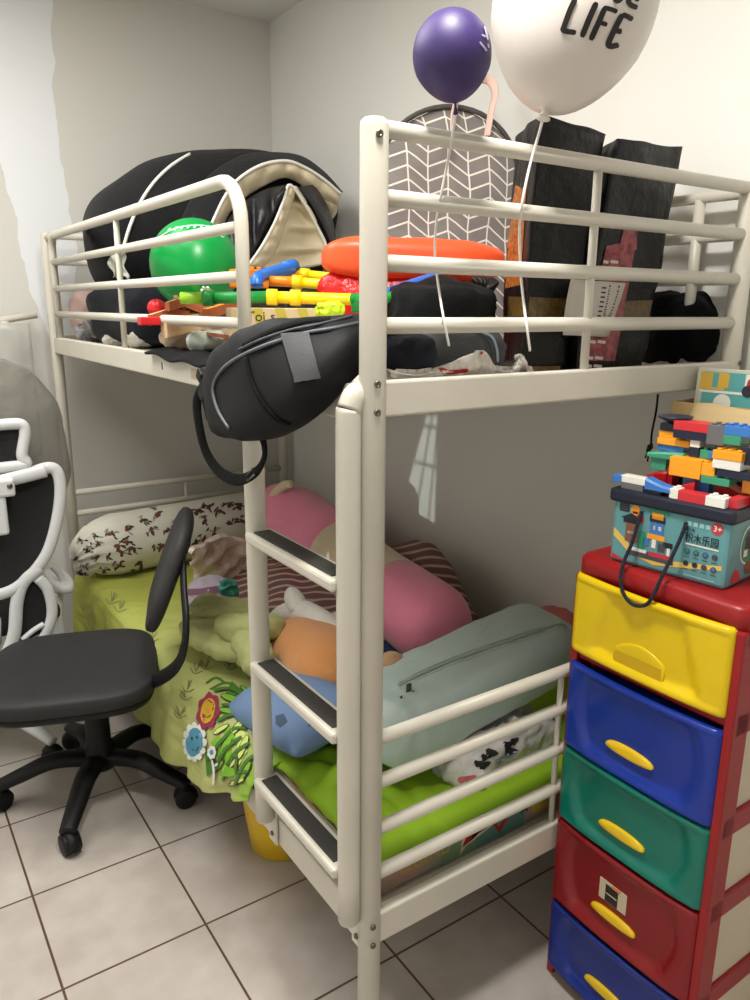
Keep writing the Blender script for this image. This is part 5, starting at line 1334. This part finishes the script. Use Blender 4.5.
def quiltbag():
    m = mat('sage_satin', (188, 206, 203), .4, .3, 9, .05, 6, sheen=.1, detail=6); film = mat('sage_panel', (120, 136, 128), .42, .15, 14)
    t = thing('quilt_bag', 'sage green zipped quilt bag lying behind the lower end rails', 'bag', (.46, .28, MT+.02))
    A = V((.13, .225, .590)); B = V((.735, .245, .660)); ax = (B-A).normalized(); L = (B-A).length
    ctr = (A+B)/2
    Mx = frame(x=ax, y=(-.08, 1, .10), o=ctr)
    def d(p, n): return .008*nz(p, 8, 3)+.005*nz(V((p.x*3, p.y, p.z)), 14, 4)
    b = MB(); b.ell((L/2, .10, .088), .5, .42, Mx, 90, 40, d)
    # sag of the underside towards the front
    b.build('bag_body', m, t); tr = b.tree()
    pts = [(399, 686), (420, 675), (450, 662), (480, 651), (510, 641), (540, 631), (560, 625), (567, 628)]
    P = [cast(tr, *p, .002) for p in pts]; P = [p for p in P if p]
    MB().tube(spl(P, 6), .0045, 8, flat=.7).build('zip', mat('zip_tape', (160, 176, 170), .5, .3, 200), t)
    for off in (-3.4, 3.4):
        P = [cast(tr, p[0], p[1]+off, .0008) for p in pts]; P = [p for p in P if p]
        MB().tube(spl(P, 6), .0018, 6).build('zip_seam', m, t)
    z = MB(); c = cast(tr, 409, 690, .006)
    if c:
        z.box((0, 0, 0), (.012, .006, .02), .002, T(c)); z.box((0, 0, 0), (.006, .003, .045), .001, T(c+V((.004, -.006, -.028)), ry=8)); z.box((0, 0, 0), (.006, .003, .04), .001, T(c+V((-.018, -.004, -.03)), ry=-14))
        z.build('zip_pull', mat('dark_nickel', (92, 92, 86), .35, metal=.8), t)
quiltbag()

def smallthings():
    pl = mat('white_printed_film', (206, 202, 200), .3, .6, 26, .08, 30); ink = mat('black_blot_print', (30, 30, 34), .5); rd = mat('rose_print', (190, 90, 100), .5); lil = mat('lilac_print', (150, 150, 180), .5)
    q = blob('b', None, None, tuple(at(495, 748, 'y', .17)+V((0, .02, 0))), (.175, .085, .075), None, .75, .75, amp=.035, s=13, seed=41, fine=.012, base_z=MT+.004)
    tr = q.tree(); random.seed(4)
    for c in ((485, 757), (478, 763), (491, 753), (507, 745), (514, 741), (510, 751), (484, 765)): print_disc(q, tr, c, random.uniform(4, 7), random.uniform(3, 5), 1, random.uniform(-40, 10), 10, .002, .25)
    for c in ((470, 778), (463, 779)): print_disc(q, tr, c, 6, 3, 2, -20, 10, .002, .2)
    for c in ((510, 755), (500, 760)): print_disc(q, tr, c, 7, 3, 3, -30, 10, .0016, .1)
    solo(q, 'plastic_bag', [pl, ink, rd, lil], 'white plastic bag with black prints stuffed under the quilt bag', 'bag')
    lav = mat('lavender_plush', (164, 152, 166), .9, .3, 140, sheen=.3)
    q = blob('b', None, None, tuple(at(212, 596, 'y', 1.30)), (.085, .09, .06), None, .9, .9, rx=10, amp=.012, s=9, seed=44, base_z=MT+.01)
    tr = q.tree(); print_stroke(q, tr, [(186, 592), (200, 592), (214, 590), (232, 588)], 6, 1, .003)
    solo(q, 'plush_toy', [lav, mat('plum_band', (112, 76, 92), .8)], 'lavender plush with a plum band behind the chair backrest', 'plush toy')
    q = blob('b', None, None, tuple(at(228, 588, 'y', 1.24)), (.032, .03, .034), None, .9, .9, amp=.02, s=24, seed=45)
    solo(q, 'cloth', mat('teal_cloth', (48, 132, 116), .7, .3, 60), 'small scrunched teal cloth beside the lavender plush', 'cloth')
    gq = mat('pale_green_quilt', (180, 184, 122), .85, .25, 50, .06, 9)
    t = thing('quilt', 'pale green quilt crumpled on the sheet beside the ladder', 'quilt', tuple(at(225, 640, 'x', .12)))
    for (px, py, x, rad, rz, s) in ((226, 612, .17, (.075, .13, .04), 25, 50), (222, 634, .12, (.085, .17, .04), 10, 51), (250, 628, .16, (.06, .10, .05), 40, 52), (255, 655, .13, (.045, .09, .06), 0, 53)):
        q = blob('b', None, None, tuple(at(px, py, 'x', x)), rad, None, .85, .85, rz=rz, amp=.018, s=11, seed=s)
        q.build('quilt_fold', gq, t)
    q = blob('b', None, None, tuple(at(552, 634, 'y', .46)), (.16, .10, .075), None, .8, .8, rz=-10, amp=.014, s=9, seed=61)
    solo(q, 'cushion', mat('salmon_cotton', (206, 122, 118), .85, .15, 50), 'salmon pink cushion behind the quilt bag next to the cabinet', 'cushion')
    yb = mat('amber_yellow_plastic', (226, 186, 26), .35, .03, 40)
    p = at(268, 832, 'z', .10); c = V((p.x+.07, p.y+.06, 0))
    b = MB(); b.lathe([(.075, 0), (.085, .006), (.098, .10), (.108, .19), (.112, .20), (.110, .206), (.104, .200), (.094, .10), (.082, .012), (.02, .010)], 36, T(c))
    solo(b, 'tub', yb, 'yellow plastic tub on the floor under the lower bunk', 'tub')
smallthings()

# ================================================================== LIGHT
def area(name, loc, size, power, col, rot=(0, 0, 0), shape='DISK'):
    l = bpy.data.lights.new(name, 'AREA'); l.shape = shape; l.size = size; l.energy = power; l.color = col
    o = bpy.data.objects.new(name, l); COL.objects.link(o); o.location = loc; o.rotation_euler = rot; return o
area('ceiling_lamp', (-.12, -.24, ZC-.06), .26, 19, (1, .965, .90))
area('ceiling_fill', (-.70, 1.0, ZC-.03), 1.2, 27, (1, .975, .93), (0, 0, 0), 'SQUARE')  # added soft fill, stands in for light bounced off the ceiling
dl = area('side_fill', (XL+.03, -.9, 1.15), 1.9, 2, (.96, .98, 1), (0, R(-90), 0), 'RECTANGLE'); dl.data.size_y = .9  # added cool fill from the left, no doorway is built here
# lamp of the next building, seen through the small barred window
sp = bpy.data.lights.new('patch_spot', 'SPOT'); sp.energy = 260; sp.spot_size = R(8); sp.spot_blend = 0; sp.shadow_soft_size = .008; sp.color = (.92, 1, .92)
so_ = bpy.data.objects.new('patch_spot', sp); COL.objects.link(so_); so_.location = PATCH_SPOT_LOC
so_.rotation_euler = (V((1.0, 1.15, .85))-PATCH_SPOT_LOC).to_track_quat('-Z', 'Y').to_euler()
w = bpy.data.worlds.new('world'); sc.world = w; w.use_nodes = True
w.node_tree.nodes['Background'].inputs[0].default_value = (.8, .85, .9, 1); w.node_tree.nodes['Background'].inputs[1].default_value = .15
vs = sc.view_settings
sc.display_settings.display_device = 'sRGB'
vs.view_transform = 'Standard'; vs.look = 'None'; vs.gamma = 1; vs.use_curve_mapping = False; vs.exposure = .6
for o in ALL:
    if '_o' in o: del o['_o']
